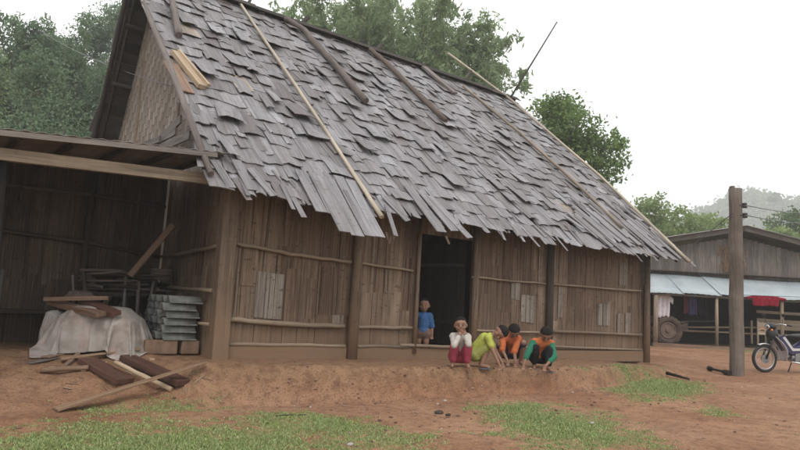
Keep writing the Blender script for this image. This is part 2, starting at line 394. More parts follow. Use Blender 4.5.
# ---------------------------------------------------------------- the bamboo house
XL, XR = 2.83, 13.75
WX0, WX1, WY, WYB = 3.30, 13.17, 8.10, 15.2
def roofz(y): return EZ+SL*(y-EY)
SB = (RZ-4.26)/(14.55-RY)
def backz(y): return RZ-SB*(y-RY)
house = thing('bamboo_house', 'long brown split-bamboo house with a steep grey wooden-shingle roof', 'house', (8.2, 8.1, .4))
def strips(mb, p0, p1, z0, z1, nrm, wmin=.15, wmax=.36, breaks=True, jit=.012, pale=0):
    """vertical split-bamboo strips from p0 to p1 between heights z0 and z1 (callables of x allowed)"""
    p0, p1 = V((p0[0], p0[1], 0)), V((p1[0], p1[1], 0)); d = p1-p0; L = d.length; d.normalize(); nrm = V(nrm); s = 0; nxt = -1; tone = .5
    while s < L-.02:
        if s > nxt: tone = random.uniform(.15, .8); nxt = s+random.uniform(.3, .6)
        w = min(random.uniform(wmin, wmax), L-s); c = p0+d*(s+w/2)
        za = z0(s+w/2) if callable(z0) else z0; zb = z1(s+w/2) if callable(z1) else z1
        cuts = [za]
        if breaks:
            k = za+random.uniform(.35, 1.1)
            while k < zb-.3: cuts.append(k); k += random.uniform(.5, 1.4)
        cuts.append(zb)
        for a, b in zip(cuts[:-1], cuts[1:]):
            r = min(.955, max(0, tone+random.gauss(0, .15)))
            if random.random() < pale: r = .97+.03*random.random()
            off = random.uniform(0, jit); tilt = random.gauss(0, .006)
            mb.box(c+nrm*off+V((0, 0, (a+b)/2)), (w*.975, .008, (b-a)+.03), Matrix.Rotation(tilt, 3, nrm) @ Matrix(((d.x, nrm.x, 0), (d.y, nrm.y, 0), (0, 0, 1))), r)
        s += w
# front wall, in the bays between the posts; the door opening is left free
DX0, DX1 = 6.56, 7.83
front = MB()
strips(front, (WX0+.08, WY), (DX0, WY), .60, 2.95, (0, -1, 0), pale=.0)
strips(front, (DX1, WY), (WX1, WY), .58, 2.95, (0, -1, 0), pale=.0)
strips(front, (DX0, WY+.01), (DX1, WY+.01), 2.45, 2.95, (0, -1, 0))
# backing sheet so that no daylight shows between strips
front.box(((WX0+DX0)/2, WY+.03, 1.75), (DX0-WX0-.1, .01, 2.5), rnd=.05)
front.box(((WX1+DX1)/2, WY+.03, 1.75), (WX1-DX1-.02, .01, 2.5), rnd=.05)
front.build('front_wall', M['wall'], house)
# pale patches let into the wall (pixel rectangles of the photo, on the wall plane)
for (x0, y0, x1, y1) in ((257, 271, 281, 318), (332, 315, 343, 325), (511, 282, 519, 300), (521, 294, 534, 322), (597, 303, 602, 325), (603, 304, 609, 326), (617, 313, 622, 334), (619, 262, 627, 286), (625, 312, 630, 335), (558, 287, 562, 318)):
    a = onY(x0, y0, WY-.02); b = onY(x1, y1, WY-.02); mb = MB(); n = max(1, round((b.x-a.x)/.14)); w = (b.x-a.x)/n
    for k in range(n): mb.box((a.x+w*(k+.5), WY-.027-.003*k, (a.z+b.z)/2+random.uniform(-.02, .02)), (w*.94, .006, a.z-b.z), rnd=.965+.015*random.random())
    tag(mb.build('wall_patch', M['wall'], house), 'pale grey patch in the brown wall')
# kick boards
mb = MB()
for (a, b) in ((WX0+.1, 5.28), (5.44, DX0-.02), (DX0-.02, DX1+.05), (DX1+.05, 9.8), (9.95, WX1-.08)):
    dz = -.012*(a-3.3)*.8
    mb.bar((a, WY-.055, .50+dz), (b, WY-.055, .50+dz-.01), .22, .03, (0, 0, 1))
mb.build('kick_board', M['kick'], house)
mb = MB(); mb.bar((WX0, WY+.02, .3), (11.6, WY+.02, .26), .3, .02, (0, 0, 1)); mb.build('foundation_board', M['dark'], house)
# rails across the wall
def rail(pts, r, name='rail', mat='rail'):
    mb = MB(); P = []
    for i in range(len(pts)-1):
        p, q = V(pts[i]), V(pts[i+1]); n = 6
        for k in range(n): P.append(p.lerp(q, k/n)+V((0, random.uniform(-.003, .003), random.uniform(-.009, .009))))
    P.append(V(pts[-1])); mb.tube(P, [r*random.uniform(.88, 1.12) for _ in P], 8); return mb.build(name, M[mat], house)
def railpx(px, r, Y=WY-.06, mat='rail'): return rail([onY(x, y, Y) for (x, y) in px], r, mat=mat)
railpx([(234, 243), (290, 254), (351, 262)], .028)
railpx([(357, 263), (413, 271)], .020)
railpx([(472, 277), (546, 284)], .018)
railpx([(549, 284), (641, 291)], .022)
railpx([(228, 319), (285, 324), (344, 326)], .036, mat='rail')
railpx([(350, 327), (412, 328)], .026)
railpx([(472, 330), (544, 333)], .022)
railpx([(549, 331), (642, 335)], .030)
railpx([(225, 344), (345, 346)], .026)
railpx([(350, 346), (412, 347)], .026)
railpx([(549, 346), (642, 350)], .024)
rail([(DX0-.3, WY-.08, .615), (DX1+.15, WY-.08, .605)], .028, 'door_sill')
railpx([(472, 347), (545, 348)], .022)
# posts
def post(x, y, zb, zt, w, lean=0, name='post', mat='post', rnd_=None):
    mb = MB(); mb.tube([(x-lean, y, zb), (x-lean*.6, y, lerp(zb, zt, .4)), (x, y, zt)], [w*.56, w*.52, w*.5], 9); return mb.build(name, M[mat], house)
mb = MB(); mb.bar((3.30, 8.0, .36), (3.27, 8.0, 2.95), .21, .16, (1, 0, 0)); mb.build('corner_post', M['post'], house)
post(5.37, 8.02, .35, 3.0, .15)
post(9.85, 8.02, .30, 3.0, .14, mat='dark')
post(DX0, 8.03, .5, 2.9, .07, name='door_jamb')
post(DX1+.03, 8.03, .4, 2.9, .11, name='door_jamb')
post(13.17, 8.0, .2, 2.95, .14)
post(13.6, 9.6, .3, 3.9, .16)
for y in (10.5, 13, WYB): post(3.33, y, .3, min(roofz(y), backz(y))-.2, .15); post(13.15, y, .2, min(roofz(y), backz(y))-.2, .15)
# end walls and back wall
def gtop(y): return min(roofz(y), backz(y))-.12
side = MB()
strips(side, (WX0, WYB), (WX0, WY+.1), .35, 3.0, (-1, 0, 0), pale=.05)
side.build('side_wall', M['wall'], house)
def rail_side(a, b, r=.026): rail([a, b], r)
rail_side((3.22, 8.15, 1.88), (3.22, 10.4, 1.80)); rail_side((3.22, 8.15, .86), (3.22, 10.4, .86)); rail_side((3.22, 8.15, 1.30), (3.22, 10.4, 1.32))
side2 = MB(); strips(side2, (WX1, WY+.1), (WX1, WYB), .25, lambda s: gtop(WY+.1+s), (1, 0, 0)); side2.build('side_wall', M['wall'], house)
back = MB(); strips(back, (WX1, WYB), (WX0, WYB), .25, gtop(WYB), (0, 1, 0), .2, .35); back.build('back_wall', M['wall'], house)
fl = MB(); fl.box(((WX0+WX1)/2, (WY+WYB)/2+.2, .44), (WX1-WX0-.3, WYB-WY-.5, .03), rnd=.2); fl.build('floor', M['deep_shade'], house)
# inside: a partition behind the door and the open door leaf
mb = MB(); strips(mb, (DX0-1.5, 9.9), (DX1+2.6, 9.9), .45, 3.2, (0, -1, 0)); mb.build('inner_wall', M['deep_shade'], house)
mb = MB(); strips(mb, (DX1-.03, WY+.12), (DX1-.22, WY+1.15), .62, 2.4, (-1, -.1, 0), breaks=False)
door = mb.build('door', M['deep_shade'], house)
for z_ in (1.0, 2.0): mb = MB(); mb.bar((DX1-.1, WY+.12, z_), (DX1-.29, WY+1.15, z_), .06, .02, (0, 0, 1)); mb.build('ledge', M['dark'], door)
# woven gable matting: one sheet of plaited bamboo
t = NT('plaited_bamboo'); uv = t.tc('UV'); sp_ = t.n('ShaderNodeSeparateXYZ'); t.l(uv, sp_.inputs[0])
wob = t.math('MULTIPLY', t.math('ADD', t.noise(uv, 1.5, 2), -.5), .08)
u_ = t.math('DIVIDE', t.math('ADD', sp_.outputs[0], wob), .135); cu_ = t.math('FLOOR', u_); v_ = t.math('ADD', t.math('DIVIDE', t.math('ADD', sp_.outputs[1], wob), .40), t.math('MULTIPLY', cu_, .3334)); cv_ = t.math('FLOOR', v_); fu, fv = t.math('FRACT', u_), t.math('FRACT', v_)
cm = t.n('ShaderNodeCombineXYZ'); t.l(cu_, cm.inputs[0]); t.l(cv_, cm.inputs[1]); wn = t.n('ShaderNodeTexWhiteNoise', _noise_dimensions='2D'); t.l(cm.outputs[0], wn.inputs['Vector'])
hori = t.math('GREATER_THAN', fv, .66)          # where a cross strip passes over
fib_v = t.noise(t.mapp(uv, 70, 3), 1, 3); fib_h = t.noise(t.mapp(uv, 3, 70), 1, 3)
cA = t.mix(t.rr(fib_v, .35, .65), (.17, .14, .12), (.33, .29, .25)); cB = t.mix(t.rr(fib_h, .35, .65), (.12, .095, .08), (.22, .185, .16))
cc_ = t.mix(hori, cA, cB); cc_ = t.mix(t.math('MULTIPLY', wn.outputs['Value'], .45), cc_, (.12, .095, .08))
ed = t.math('MAXIMUM', t.math('LESS_THAN', fu, .09), t.math('LESS_THAN', fv, .05)); cc_ = t.mix(t.math('MULTIPLY', ed, .75), cc_, (.04, .03, .025))
cc_ = t.mix(t.rr(t.noise(t.geo(), 1.3, 4), .5, .7, 0, .6), cc_, (.10, .075, .06))
hgt = t.math('ADD', t.math('SUBTRACT', 1.0, ed), t.math('MULTIPLY', hori, -.5)); t.bump(hgt, .8, .02); M['weave'] = t.done(cc_, .85, .2)
g = MB()
def gfn(u, v): yy = lerp(8.12, 15.0, u); return (WX0-.01+.02*noise.noise(V((yy*1.5, v*5, 0))), yy, lerp(2.9, max(2.92, gtop(yy)), v))
g.grid(gfn, 70, 30, .5)
for k_, f_ in enumerate(list(g.f)):
    for q_, vi in enumerate(f_): g.uv[k_*4+q_] = (g.v[vi].y, g.v[vi].z)
gy = [8.2+.25*k for k in range(28)]
for yy in gy: g.box((WX0+.03, yy, (2.9+gtop(yy)-.12)/2), (.01, .27, max(.05, gtop(yy)-.12-2.9)), rnd=0)
g.build('gable_matting', M['weave'], house)
# roof frame: purlins, rafters, verge poles
mb = MB()
for y in (7.8, 8.1, 9.1, 10.1, 11.1, 12.1): mb.tube([(XL+.08+random.uniform(-.2, .1), y, roofz(y)-.16), (XR-.2, y, roofz(y)-.16)], .045, 7)
for y in (13.2, 13.8, 14.5, 15.2): mb.tube([(XL+.08, y, backz(y)-.16), (XR-.2, y, backz(y)-.16)], .045, 7)
mb.tube([(XL+.05, RY, RZ-.22), (XR-.15, RY, RZ-.22)], .06, 8)
mb.build('purlin', M['dark'], house)
mb = MB()
for k in range(15):
    x = lerp(XL+.14, XR-.12, k/14)
    mb.tube([(x, 7.55, roofz(7.55)-.09), (x, RY, RZ-.1)], .03, 6); mb.tube([(x, 15.5, backz(15.5)-.09), (x, RY, RZ-.1)], .03, 6)
mb.build('rafter', M['dark'], house)
mb = MB(); mb.tube([onX(211, 174, XL-.03), onX(190, 118, XL-.05), onX(169, 64, XL-.02), onX(143, 1, XL-.03), (XL-.03, RY+.1, RZ+.15)], [.04, .045, .05, .045, .04], 9); mb.build('verge_pole', M['log'], house)
mb = MB(); mb.tube([(XL-.03, RY-.1, RZ+.1), (XL, 14.6, backz(14.6)-.02), (XL, 15.5, backz(15.5))], [.04, .05, .04], 8); mb.build('verge_pole', M['dark'], house)
# shingles
def slope(mb, side, x0, x1, ya, yb, expo, lng):
    """rows of split shingles, ya = eave row .. yb = ridge"""
    zf = roofz if side > 0 else backz
    sd = V((0, 1, SL)).normalized() if side > 0 else V((0, -1, SB)).normalized()     # up the slope
    nr = V((0, -SL, 1)).normalized() if side > 0 else V((0, SB, 1)).normalized()
    P0 = V((0, ya, zf(ya))); Lt = abs(yb-ya)*sqrt(1+(SL if side > 0 else SB)**2); row = 0; s = 0.0
    while s < Lt-.05:
        x = x0-random.uniform(0, .12)
        while x < x1:
            w = random.choice((.10, .16, .24, .30, .34, .40)) * random.uniform(.85, 1.15)
            if s < .1: w *= .85
            ln = lng*random.uniform(.85, 1.15); lift = random.uniform(0, .012); drop = random.gauss(0, .06)+.05*noise.noise(V((x*1.2, s*2, 3)))
            th = random.uniform(.007, .014); skew = random.gauss(0, .05); kick = random.random()
            tip = .026+.018*random.random()+(.09*random.random()**2 if kick > .82 else 0)
            if s < .1: drop -= .10*random.random()+.10*max(0, noise.noise(V((x*1.7, 5.5, 3)))); tip = .02
            a = max(s+drop, -.42); b = min(a+ln, Lt+.03)
            if b-a < .12: x += w; continue
            cup = random.uniform(-.014, .018)*(w/.2); jag = [random.gauss(0, .022) for _ in range(4)]; rnd = min(.955, max(0, random.gauss(.5, .26)+.3*noise.noise(V((x*.8, s*.9, 1)))))
            if random.random() < .006: rnd = 1.0
            o = len(mb.v); ou, ov = random.random()*9, random.random()*9
            for layer in (0, 1):
                for jv in range(3):
                    v = jv/2; S_ = lerp(a, b, v); hN = lerp(tip, .004, v)+lift+.010*(1-abs(2*v-1))*(kick-.5)
                    for iu in range(4):
                        u = iu/3; xx = x+(u-.0)*w*.985+skew*(v-.5)
                        ss = S_+(jag[iu] if jv == 0 else 0)
                        hh = hN+cup*(1-(2*u-1)**2)+(0 if layer else -th)
                        mb.v.append(P0+sd*ss+nr*hh+V((xx, 0, 0)))
            for jv in range(2):
                for iu in range(3):
                    p = o+12+jv*4+iu; us = [ou+iu*w/3, ou+(iu+1)*w/3]; vs_ = [ov+jv*ln/2, ov+(jv+1)*ln/2]
                    q = (p, p+1, p+5, p+4); uvq = ((us[0], vs_[0]), (us[1], vs_[0]), (us[1], vs_[1]), (us[0], vs_[1]))
                    if side < 0: q = q[::-1]; uvq = uvq[::-1]
                    mb.face(q, uvq, rnd)
                    p = o+jv*4+iu; mb.face((p, p+4, p+5, p+1) if side > 0 else (p+1, p+5, p+4, p), ((us[0], vs_[0]), (us[0], vs_[1]), (us[1], vs_[1]), (us[1], vs_[0])), rnd*.6)
            for iu in range(3):
                p = o+iu; mb.face((p, p+1, p+13, p+12) if side > 0 else (p+12, p+13, p+1, p), ((ou, ov), (ou+.08, ov), (ou+.08, ov+.02), (ou, ov+.02)), rnd*.55)
            for jv in range(2):
                for (e, fl_) in ((0, 0), (3, 1)):
                    p = o+jv*4+e; q = (p, p+12, p+16, p+4) if fl_ == (0 if side > 0 else 1) else (p, p+4, p+16, p+12)
                    mb.face(q, ((ou, ov), (ou+.01, ov), (ou+.01, ov+.3), (ou, ov+.3)), rnd*.55)
            x += w*random.uniform(.9, 1.0)
        s += expo*random.uniform(.9, 1.1); row += 1
sh = MB(); slope(sh, 1, XL+.02, XR, EY, RY, .335, .66)
# deck sheet added under the shingles to keep light from leaking in
dk = MB()
for (ya, yb, zf) in ((EY+.05, RY, roofz), (15.6, RY, backz)):
    for k in range(26):
        a = lerp(ya, yb, k/26); b = lerp(ya, yb, (k+.96)/26)
        dk.bar((XL+.06, (a+b)/2, zf((a+b)/2)-.045), (XR-.1, (a+b)/2, zf((a+b)/2)-.045), (V((0, b-a, zf(b)-zf(a)))).length, .012, (0, b-a, zf(b)-zf(a)))
dk.build('light_stop_lining', M['dark'], house)
# loose slats hanging over the eave (photo: long grey ones at mid wall, a ragged fan at the right corner)
def slat(p, q, w, rnd=None, th=.012): sh.bar(p, q, w, th, V((1, 0, 0)), rnd if rnd is not None else random.uniform(.35, .85))
def eave(px0, px1, w, o1=.05, o0=.10, rnd=None):
    a = onR(*px0, o0); b = onR(*px1, o1); slat(a, b, w, rnd)
for (p, q, w) in (((318, 176), (346, 232), .20), ((328, 178), (358, 236), .20), ((338, 176), (370, 236), .17), ((350, 180), (380, 237), .17), ((300, 170), (322, 212), .18), ((312, 172), (333, 214), .14), ((345, 190), (366, 230), .06), ((384, 196), (408, 221), .13), ((386, 205), (396, 236), .07), ((408, 186), (442, 232), .20), ((420, 190), (455, 231), .18), ((430, 196), (470, 238), .15), ((236, 160), (252, 190), .14), ((214, 160), (232, 188), .12), ((250, 168), (274, 196), .12)):
    eave(p, q, w)
for k in range(60):      # the fan at the right corner
    x0 = random.uniform(566, 655); t_ = (x0-566)/89; y0 = lerp(215, 232, t_)-random.uniform(0, 22)
    ln = random.uniform(26, 50); a = onR(x0, y0, .09+.05*random.random()); b = onR(x0+ln*.95, min(y0+ln*.8, lerp(250, 276, t_)), .05+.05*random.random())
    if b.x > 14.1: continue
    slat(a, b, random.uniform(.06, .2), random.uniform(.1, .95))
for k in range(55):     # narrow splints everywhere along the lower edge
    x = random.uniform(XL+.1, XR-.4); y = random.uniform(7.55, 7.9); L = random.uniform(.25, .6); s_ = random.gauss(0, .06)
    a = V((x, y, roofz(y)+.05)); b = V((x+s_*1.3, y-L*.73, roofz(y-L*.73)+random.uniform(.0, .05)))
    slat(a, b, random.uniform(.03, .09), random.uniform(.0, .8), .008)
roof = sh.build('shingle_roof', M['shingle'], house)
sb_ = MB(); slope(sb_, -1, XL+.02, XR, 15.6, RY, .34, .6); sb_.build('back_shingles', M['shingle'], house)
mb = MB()
for k in range(9):
    a = XL+.0+k*(XR-XL)/9; b = a+(XR-XL)/9+.15; mb.bar((a, RY-.07, RZ+.085+.012*(k % 2)), (b, RY-.07, RZ+.085+.012*(k % 2)+.01), .24, .016, (0, 1, SL*.9)); mb.bar((a, RY+.09, RZ+.04), (b, RY+.09, RZ+.04), .26, .016, (0, 1, -SB))
mb.build('ridge_board', M['dark'], house)
# broken fringe pieces visible under the eave
for (x, y, L) in ((352, 222, .35), (386, 232, .28), (391, 236, .2), (394, 228, .3), (446, 236, .2)):
    p = onR(x, y, -.02); mb = MB(); mb.bar(p, p+V((random.uniform(-.05, .08), -.03, -L*.6)), .03, .008, rnd=.1); mb.build('frayed_splint', M['wall'], house)
# ---------------------------------------------------------------- things lying on the roof
def rooflog(name, label, pts, r, mat, cat, offs=None, cap_=True, stub=None, group=None):
    P = [onR(x, y, (offs or .10)+r) for (x, y) in pts]; base = P[0]
    mb = MB(); n = 8; Q = []
    for i in range(len(P)-1):
        for k in range(n): Q.append(P[i].lerp(P[i+1], k/n)+V((random.uniform(-1, 1), 0, random.uniform(-1, 1)))*r*.12)
    Q.append(P[-1]); mb.tube(Q, [r*random.uniform(.9, 1.1)*(1-.12*i/len(Q)) for i in range(len(Q))][::-1], 10)
    o = mb.build(name, M[mat], None, loc=base); return tag(o, label, cat, group)
rooflog('roof_log', 'thick grey log lying down the roof from the ridge, left of the middle', [(285, 18), (304, 30), (366, 101)], .072, 'log', 'log')
rooflog('roof_log', 'brown log on the roof reaching down from the ridge at mid roof', [(370, 49), (384, 61), (446, 121)], .064, 'rustlog', 'log')
rooflog('roof_log', 'pale grey pole cut off by the top of the photo near the left roof edge', [(167, -28), (172, 0), (179, 35)], .06, 'log', 'log')
rooflog('bamboo_pole', 'long pale bamboo pole lying down the roof from the ridge to the eave at left', [(238, 0), (262, 36), (320, 122), (382, 217)], .032, 'bamboo', 'pole', .09)
rooflog('bamboo_pole', 'brown bamboo pole lying down the right part of the roof', [(463, 86), (520, 133), (575, 182), (622, 228)], .038, 'bamboo_brown', 'pole', .10)
rooflog('bamboo_pole', 'thin bamboo pole along the right roof edge, its tip rising past the ridge', [(448, 53), (510, 99), (600, 176), (690, 262)], .036, 'bamboo', 'pole', .11)
p = onR(510, 99, .12); q = onY(557, 22, RY-.1)
mb = MB(); mb.tube([onY(504, 108, RY-.15), q.lerp(p, .5), q], [.03, .025, .02], 8); tag(mb.build('ridge_stick', M['dark'], None, loc=p), 'thin dark stick poking up into the sky at the right end of the ridge', 'stick')
mb = MB(); a = onR(424, 67, .16); b = onR(455, 93, .12); mb.bar(a, b, .22, .05, (1, 0, 0)); tag(mb.build('roof_plank', M['log'], None, loc=b), 'short dark plank lying across the ridge right of the brown log', 'plank')
for (x0, y0, x1, y1, r, lb) in ((297, 30, 308, 17, .055, 'short dark stub sticking up behind the thick grey roof log'), (372, 56, 381, 45, .05, 'short dark stub sticking up behind the brown roof log'), (244, 13, 252, -4, .035, 'thin dark stub crossing the pale bamboo pole at the ridge'), (464, 85, 471, 71, .04, 'brown stub crossing the poles right of the roof plank')):
    mb = MB(); a = onY(x0, y0, RY+.05); b = onY(x1, y1, RY+.3); mb.tube([a, b], r, 8); tag(mb.build('ridge_stub', M['dark'], None, loc=a), lb, 'stick')
mb = MB(); a = onR(174, 52, .11); b = onR(202, 87, .11); mb.bar(a, b, .13, .07, (1, .2, 0)); mb.bar(a+V((.08, .02, .05)), b+V((.1, 0, .05)), .05, .05, (1, .2, 0))
tag(mb.build('wood_block', M['splitwood'], None, loc=b), 'fresh yellow split billet lying on the shingles near the left roof edge', 'billet')
mb = MB(); a = onR(171, 63, .08); b = onR(187, 92, .07); mb.bar(a, b, .24, .02, (1, .1, 0)); tag(mb.build('loose_shingle', M['brownplank'], None, loc=b), 'new tan shingle lying under the yellow billet at the left roof edge', 'shingle')
# ---------------------------------------------------------------- the lean-to shed at the left
shed = thing('lean_to_shed', 'open lean-to shed with dark matting walls on the left end of the house', 'shed', (1.8, 9.3, .4))
mb = MB(); a = onY(-160, 132, 8.02); b = onY(232, 182, 7.96); mb.bar(V((a.x, 8.02, a.z-.03)), b, .13, .09, (0, 0, 1), .8); mb.build('beam', M['beam'], shed)
sr = MB()
def shr(u, v):
    x = lerp(-1.6, 3.12, u); y = lerp(7.75, 10.9, v); zf = lerp(2.66, 3.06, u); return (x, y, zf+v*.10+.006*sin(u*4.7*2*pi/.15))
sr.grid(shr, 380, 6, su=5, sv=3)
t = NT('shed_roof_sheet'); P = t.geo(); n = t.noise(P, 2.2, 5, .65); c = t.mix(t.rr(n, .35, .65), (.26, .235, .215), (.17, .14, .12)); M['sheet'] = t.done(c, .6, .4, .0)
o = sr.build('roof_sheet', M['sheet'], shed)
md = o.modifiers.new('thick', 'SOLIDIFY'); md.thickness = .006
mb = MB()
for k in range(9): x = lerp(-1.4, 3.0, k/8); z = lerp(2.66, 3.06, k/8)-.06; mb.tube([(x, 7.85, z), (x, 10.85, z+.10)], .035, 7)
mb.build('rafter', M['dark'], shed)
mb = MB(); mb.bar((-1.6, 7.74, 2.60), (2.95, 7.74, 3.0), .06, .03, (0, 0, 1)); mb.build('fascia', M['gablewood'], shed)
def spost(pts, r, nm='post', mat='dark'): mb = MB(); mb.tube(pts, r, 9); return mb.build(nm, M[mat], shed)
spost([(.82, 8.1, .3), (.70, 8.05, 2.64)], .045, mat='deep_shade'); spost([(-1.5, 8.1, .2), (-1.5, 8.05, 2.5)], .06)
for x in (-1.5, .9, 2.1): spost([(x, 10.42, .3), (x, 10.42, 3.05)], .055)
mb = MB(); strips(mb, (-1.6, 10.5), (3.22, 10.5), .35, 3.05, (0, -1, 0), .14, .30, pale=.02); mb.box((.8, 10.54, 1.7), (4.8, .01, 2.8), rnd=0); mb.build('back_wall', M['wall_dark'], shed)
mb = MB(); strips(mb, (-1.62, 10.5), (-1.62, 8.1), .1, 2.7, (1, 0, 0), .14, .3); mb.build('unseen_end_wall', M['wall_dark'], shed)  # wall added out of view to darken the inside of the shed
for za, zb_ in ((1.97, 1.80), (.86, .80), (2.6, 2.6)):
    mb = MB(); mb.tube([(-1.5, 10.42, za+.1), (.9, 10.38, za), (2.1, 10.4, (za+zb_)/2+.03), (3.2, 10.42, zb_)], .03, 8); mb.build('rail', M['rail_dark'], shed)
def G(px, py):
    """where the pixel's ray meets the ground"""
    d = ray(px, py); t = 3.0
    while t < 60:
        p = CAM+d*t
        if p.z <= gz(p.x, p.y): return V((p.x, p.y, gz(p.x, p.y)))
        t += .02
    return CAM+d*20
def solo(mb, name, mat, loc, label, cat, group=None, smooth=None): return tag(mb.build(name, mat, None, smooth, loc), label, cat, group)
# ---------------------------------------------------------------- under the shed roof
M['tarp'] = plain('dusty_tarp', (.30, .27, .25), .8, .25, var=.22, scale=3.5, c2=(.42, .385, .36), bump=.4, bd=.01)
t = NT('printed_sack'); P = t.tc('Object'); c = t.mix(t.rr(t.noise(P, 3, 5), .35, .65), (.27, .24, .215), (.40, .365, .34)); c = t.mix(t.rr(t.noise(P, 6, 3), .55, .68, 0, .35), c, (.42, .22, .20)); c = t.mix(t.rr(t.noise(P, 2.6, 5), .48, .66, 0, .75), c, (.19, .145, .115)); t.bump(t.noise(P, 5, 3), .5, .03); M['sack'] = t.done(c, .75, .3)
def heap(name, c, sx, sy, h, mat, label, cat, seed, e=.5, fold=.09):
    """cloth pulled over a box-like pile: flat top, straight falls with creases, ragged hem"""
    mb = MB(); c = V(c)
    def fn(u, v):
        a = u*2*pi; ca_, sa_ = cos(a), sin(a)
        k = 1/max(abs(ca_)**4+abs(sa_)**4, 1e-6)**(1/4)
        if v < .5: r = .86*(v/.5); z = 1-.10*(v/.5)**2.5
        else: q = (v-.5)/.5; r = .86+.14*sm(q*1.6)+.07*q*q; z = .90*(1-q**1.15)
        w_ = V((ca_*k*2.2, sa_*k*2.2, z*1.6+seed))
        cr1 = 1-2*abs(noise.noise(w_*1.5)); cr2 = 1-2*abs(noise.noise(w_*3.1+V((4, 1, 2))))
        out = fold*(1.0*noise.noise(w_*.8)+.5*cr1+.10*cr2)*min(1, r*1.2)
        f = 1+out*(.4+.8*(1-z))
        x, y = ca_*k*sx*r*f, sa_*k*sy*r*f
        top = 1+.13*noise.noise(V((x*2.6, y*2.6, seed)))-.12*max(0, x/sx)*max(0, .5+x/sx)
        zz = h*z*top+h*.03*cr1*z+.004*cr2
        if v > .93: zz += .05*max(0, noise.noise(V((a*3, seed, 2))))
        p = c+rv*x+hv*y; return V((p.x, p.y, max(gz(p.x, p.y)-.02, c.z)+max(0, zz)-.01))
    mb.grid(fn, 130, 56, .5)
    return solo(mb, name, mat, c, label, cat)
P0 = G(92, 359)+hv*.42
def drape(name, label, c, W_, L_, piles, drop, mat, frames=60, n=64, off=(0, 0), rot=0):
    """a sheet let fall over the piled things and kept as it came to rest"""
    tmp = []
    gm = MB(); gm.grid(lambda u, v: (lambda p: V((p.x, p.y, gz(p.x, p.y))))(c+rv*(u-.5)*3.4+hv*(v-.5)*3), 24, 24, .5); go = gm.build('tmp', mat); tmp.append(go)
    for k, (x, y, z, sx, sy, sz) in enumerate(piles):
        b = MB(); b.sphere(c+rv*x+hv*y+zv*z, (sx, sy, sz), Matrix((rv, hv, zv)).transposed(), 28, 18, fn=lambda d: 1/max((abs(d.x)**5+abs(d.y)**5+abs(d.z)**5)**.2, .3)); tmp.append(b.build('tmp', mat))
    for o in tmp: o.modifiers.new('c', 'COLLISION'); o.collision.thickness_outer = .012; o.collision.cloth_friction = 18
    sh = MB(); ca, sa = cos(rot), sin(rot)
    def fn(u, v):
        a, b = (u-.5)*W_, (v-.5)*L_; x, y = a*ca-b*sa+off[0], a*sa+b*ca+off[1]; p = c+rv*x+hv*y; return V((p.x, p.y, c.z+drop+.01*noise.noise(V((x*4, y*4, 1)))))
    sh.grid(fn, n, int(n*L_/W_), .5, su=W_, sv=L_); so_ = sh.build('tmp_sheet', mat)
    cl = so_.modifiers.new('cl', 'CLOTH'); s_ = cl.settings; s_.quality = 6; s_.mass = .25; s_.tension_stiffness = 25; s_.compression_stiffness = 25; s_.bending_stiffness = .35; s_.air_damping = 2.5
    cl.collision_settings.use_self_collision = False; cl.collision_settings.distance_min = .012; cl.collision_settings.collision_quality = 3; cl.point_cache.frame_start = 1; cl.point_cache.frame_end = frames+2
    for f in range(1, frames+1): sc.frame_set(f)
    d = bpy.context.evaluated_depsgraph_get(); me = bpy.data.meshes.new_from_object(so_.evaluated_get(d)); me.name = name
    sc.frame_set(1)
    for o in tmp+[so_]: bpy.data.objects.remove(o)
    for p in me.polygons: p.use_smooth = True
    o = link(name, me, None, c); m_ = o.modifiers.new('s', 'SOLIDIFY'); m_.thickness = .006; m_ = o.modifiers.new('u', 'SUBSURF'); m_.levels = m_.render_levels = 1
    return tag(o, label, 'sacking')
PC = P0-rv*.12
piles = [(-.22, 0, .14, .30, .38, .16), (.26, .02, .14, .28, .36, .16), (-.20, .03, .38, .27, .33, .13), (.22, .0, .37, .25, .31, .13), (-.02, .02, .54, .32, .26, .07)]
drape('sacking', 'pale dusty plastic sacking draped over a waist-high heap in the shed', PC, 1.95, 1.62, piles, .66, M['sack'], rot=.12)

heap('cloth_bundle', P0-rv*.66-hv*.02, .13, .24, .50, M['tarp'], 'beige folded cloth hanging at the left side of the pale sacking', 'cloth', 8.2, fold=.10)
TZ = P0.z+.60
def shelf_bar(px0, px1, D0, D1, w, t_, mat, name, label, cat='plank', side=None, group=None):
    a, b = onD(*px0, D0), onD(*px1, D1); mb = MB(); mb.bar(a, b, w, t_, side); return solo(mb, name, M[mat], b, label, cat, group)
D0 = (P0-CAM).dot(fwd)
shelf_bar((44, 299), (108, 298), D0-.05, D0-.02, .05, .035, 'brownplank', 'sawn_plank', 'thin sawn batten lying crosswise behind two thicker planks on the sacking', side=(0, 0, 1))
shelf_bar((53, 302), (101, 314.5), D0+.15, D0-.36, .15, .05, 'brownplank', 'sawn_plank', 'left one of two thick sawn planks lying side by side on the sacking', side=tuple(rv))
shelf_bar((83, 300), (116, 314), D0+.15, D0-.30, .14, .055, 'redplank', 'sawn_plank', 'right one of two thick sawn planks lying side by side on the sacking', side=tuple(rv))
heap('crumpled_cloth', onD(80, 299, D0+.35), .16, .10, .12, plain('brown_cloth', (.12, .09, .08), .9), 'small crumpled brown cloth behind the planks on the sacking', 'cloth', 4, fold=.25).location.z += 0
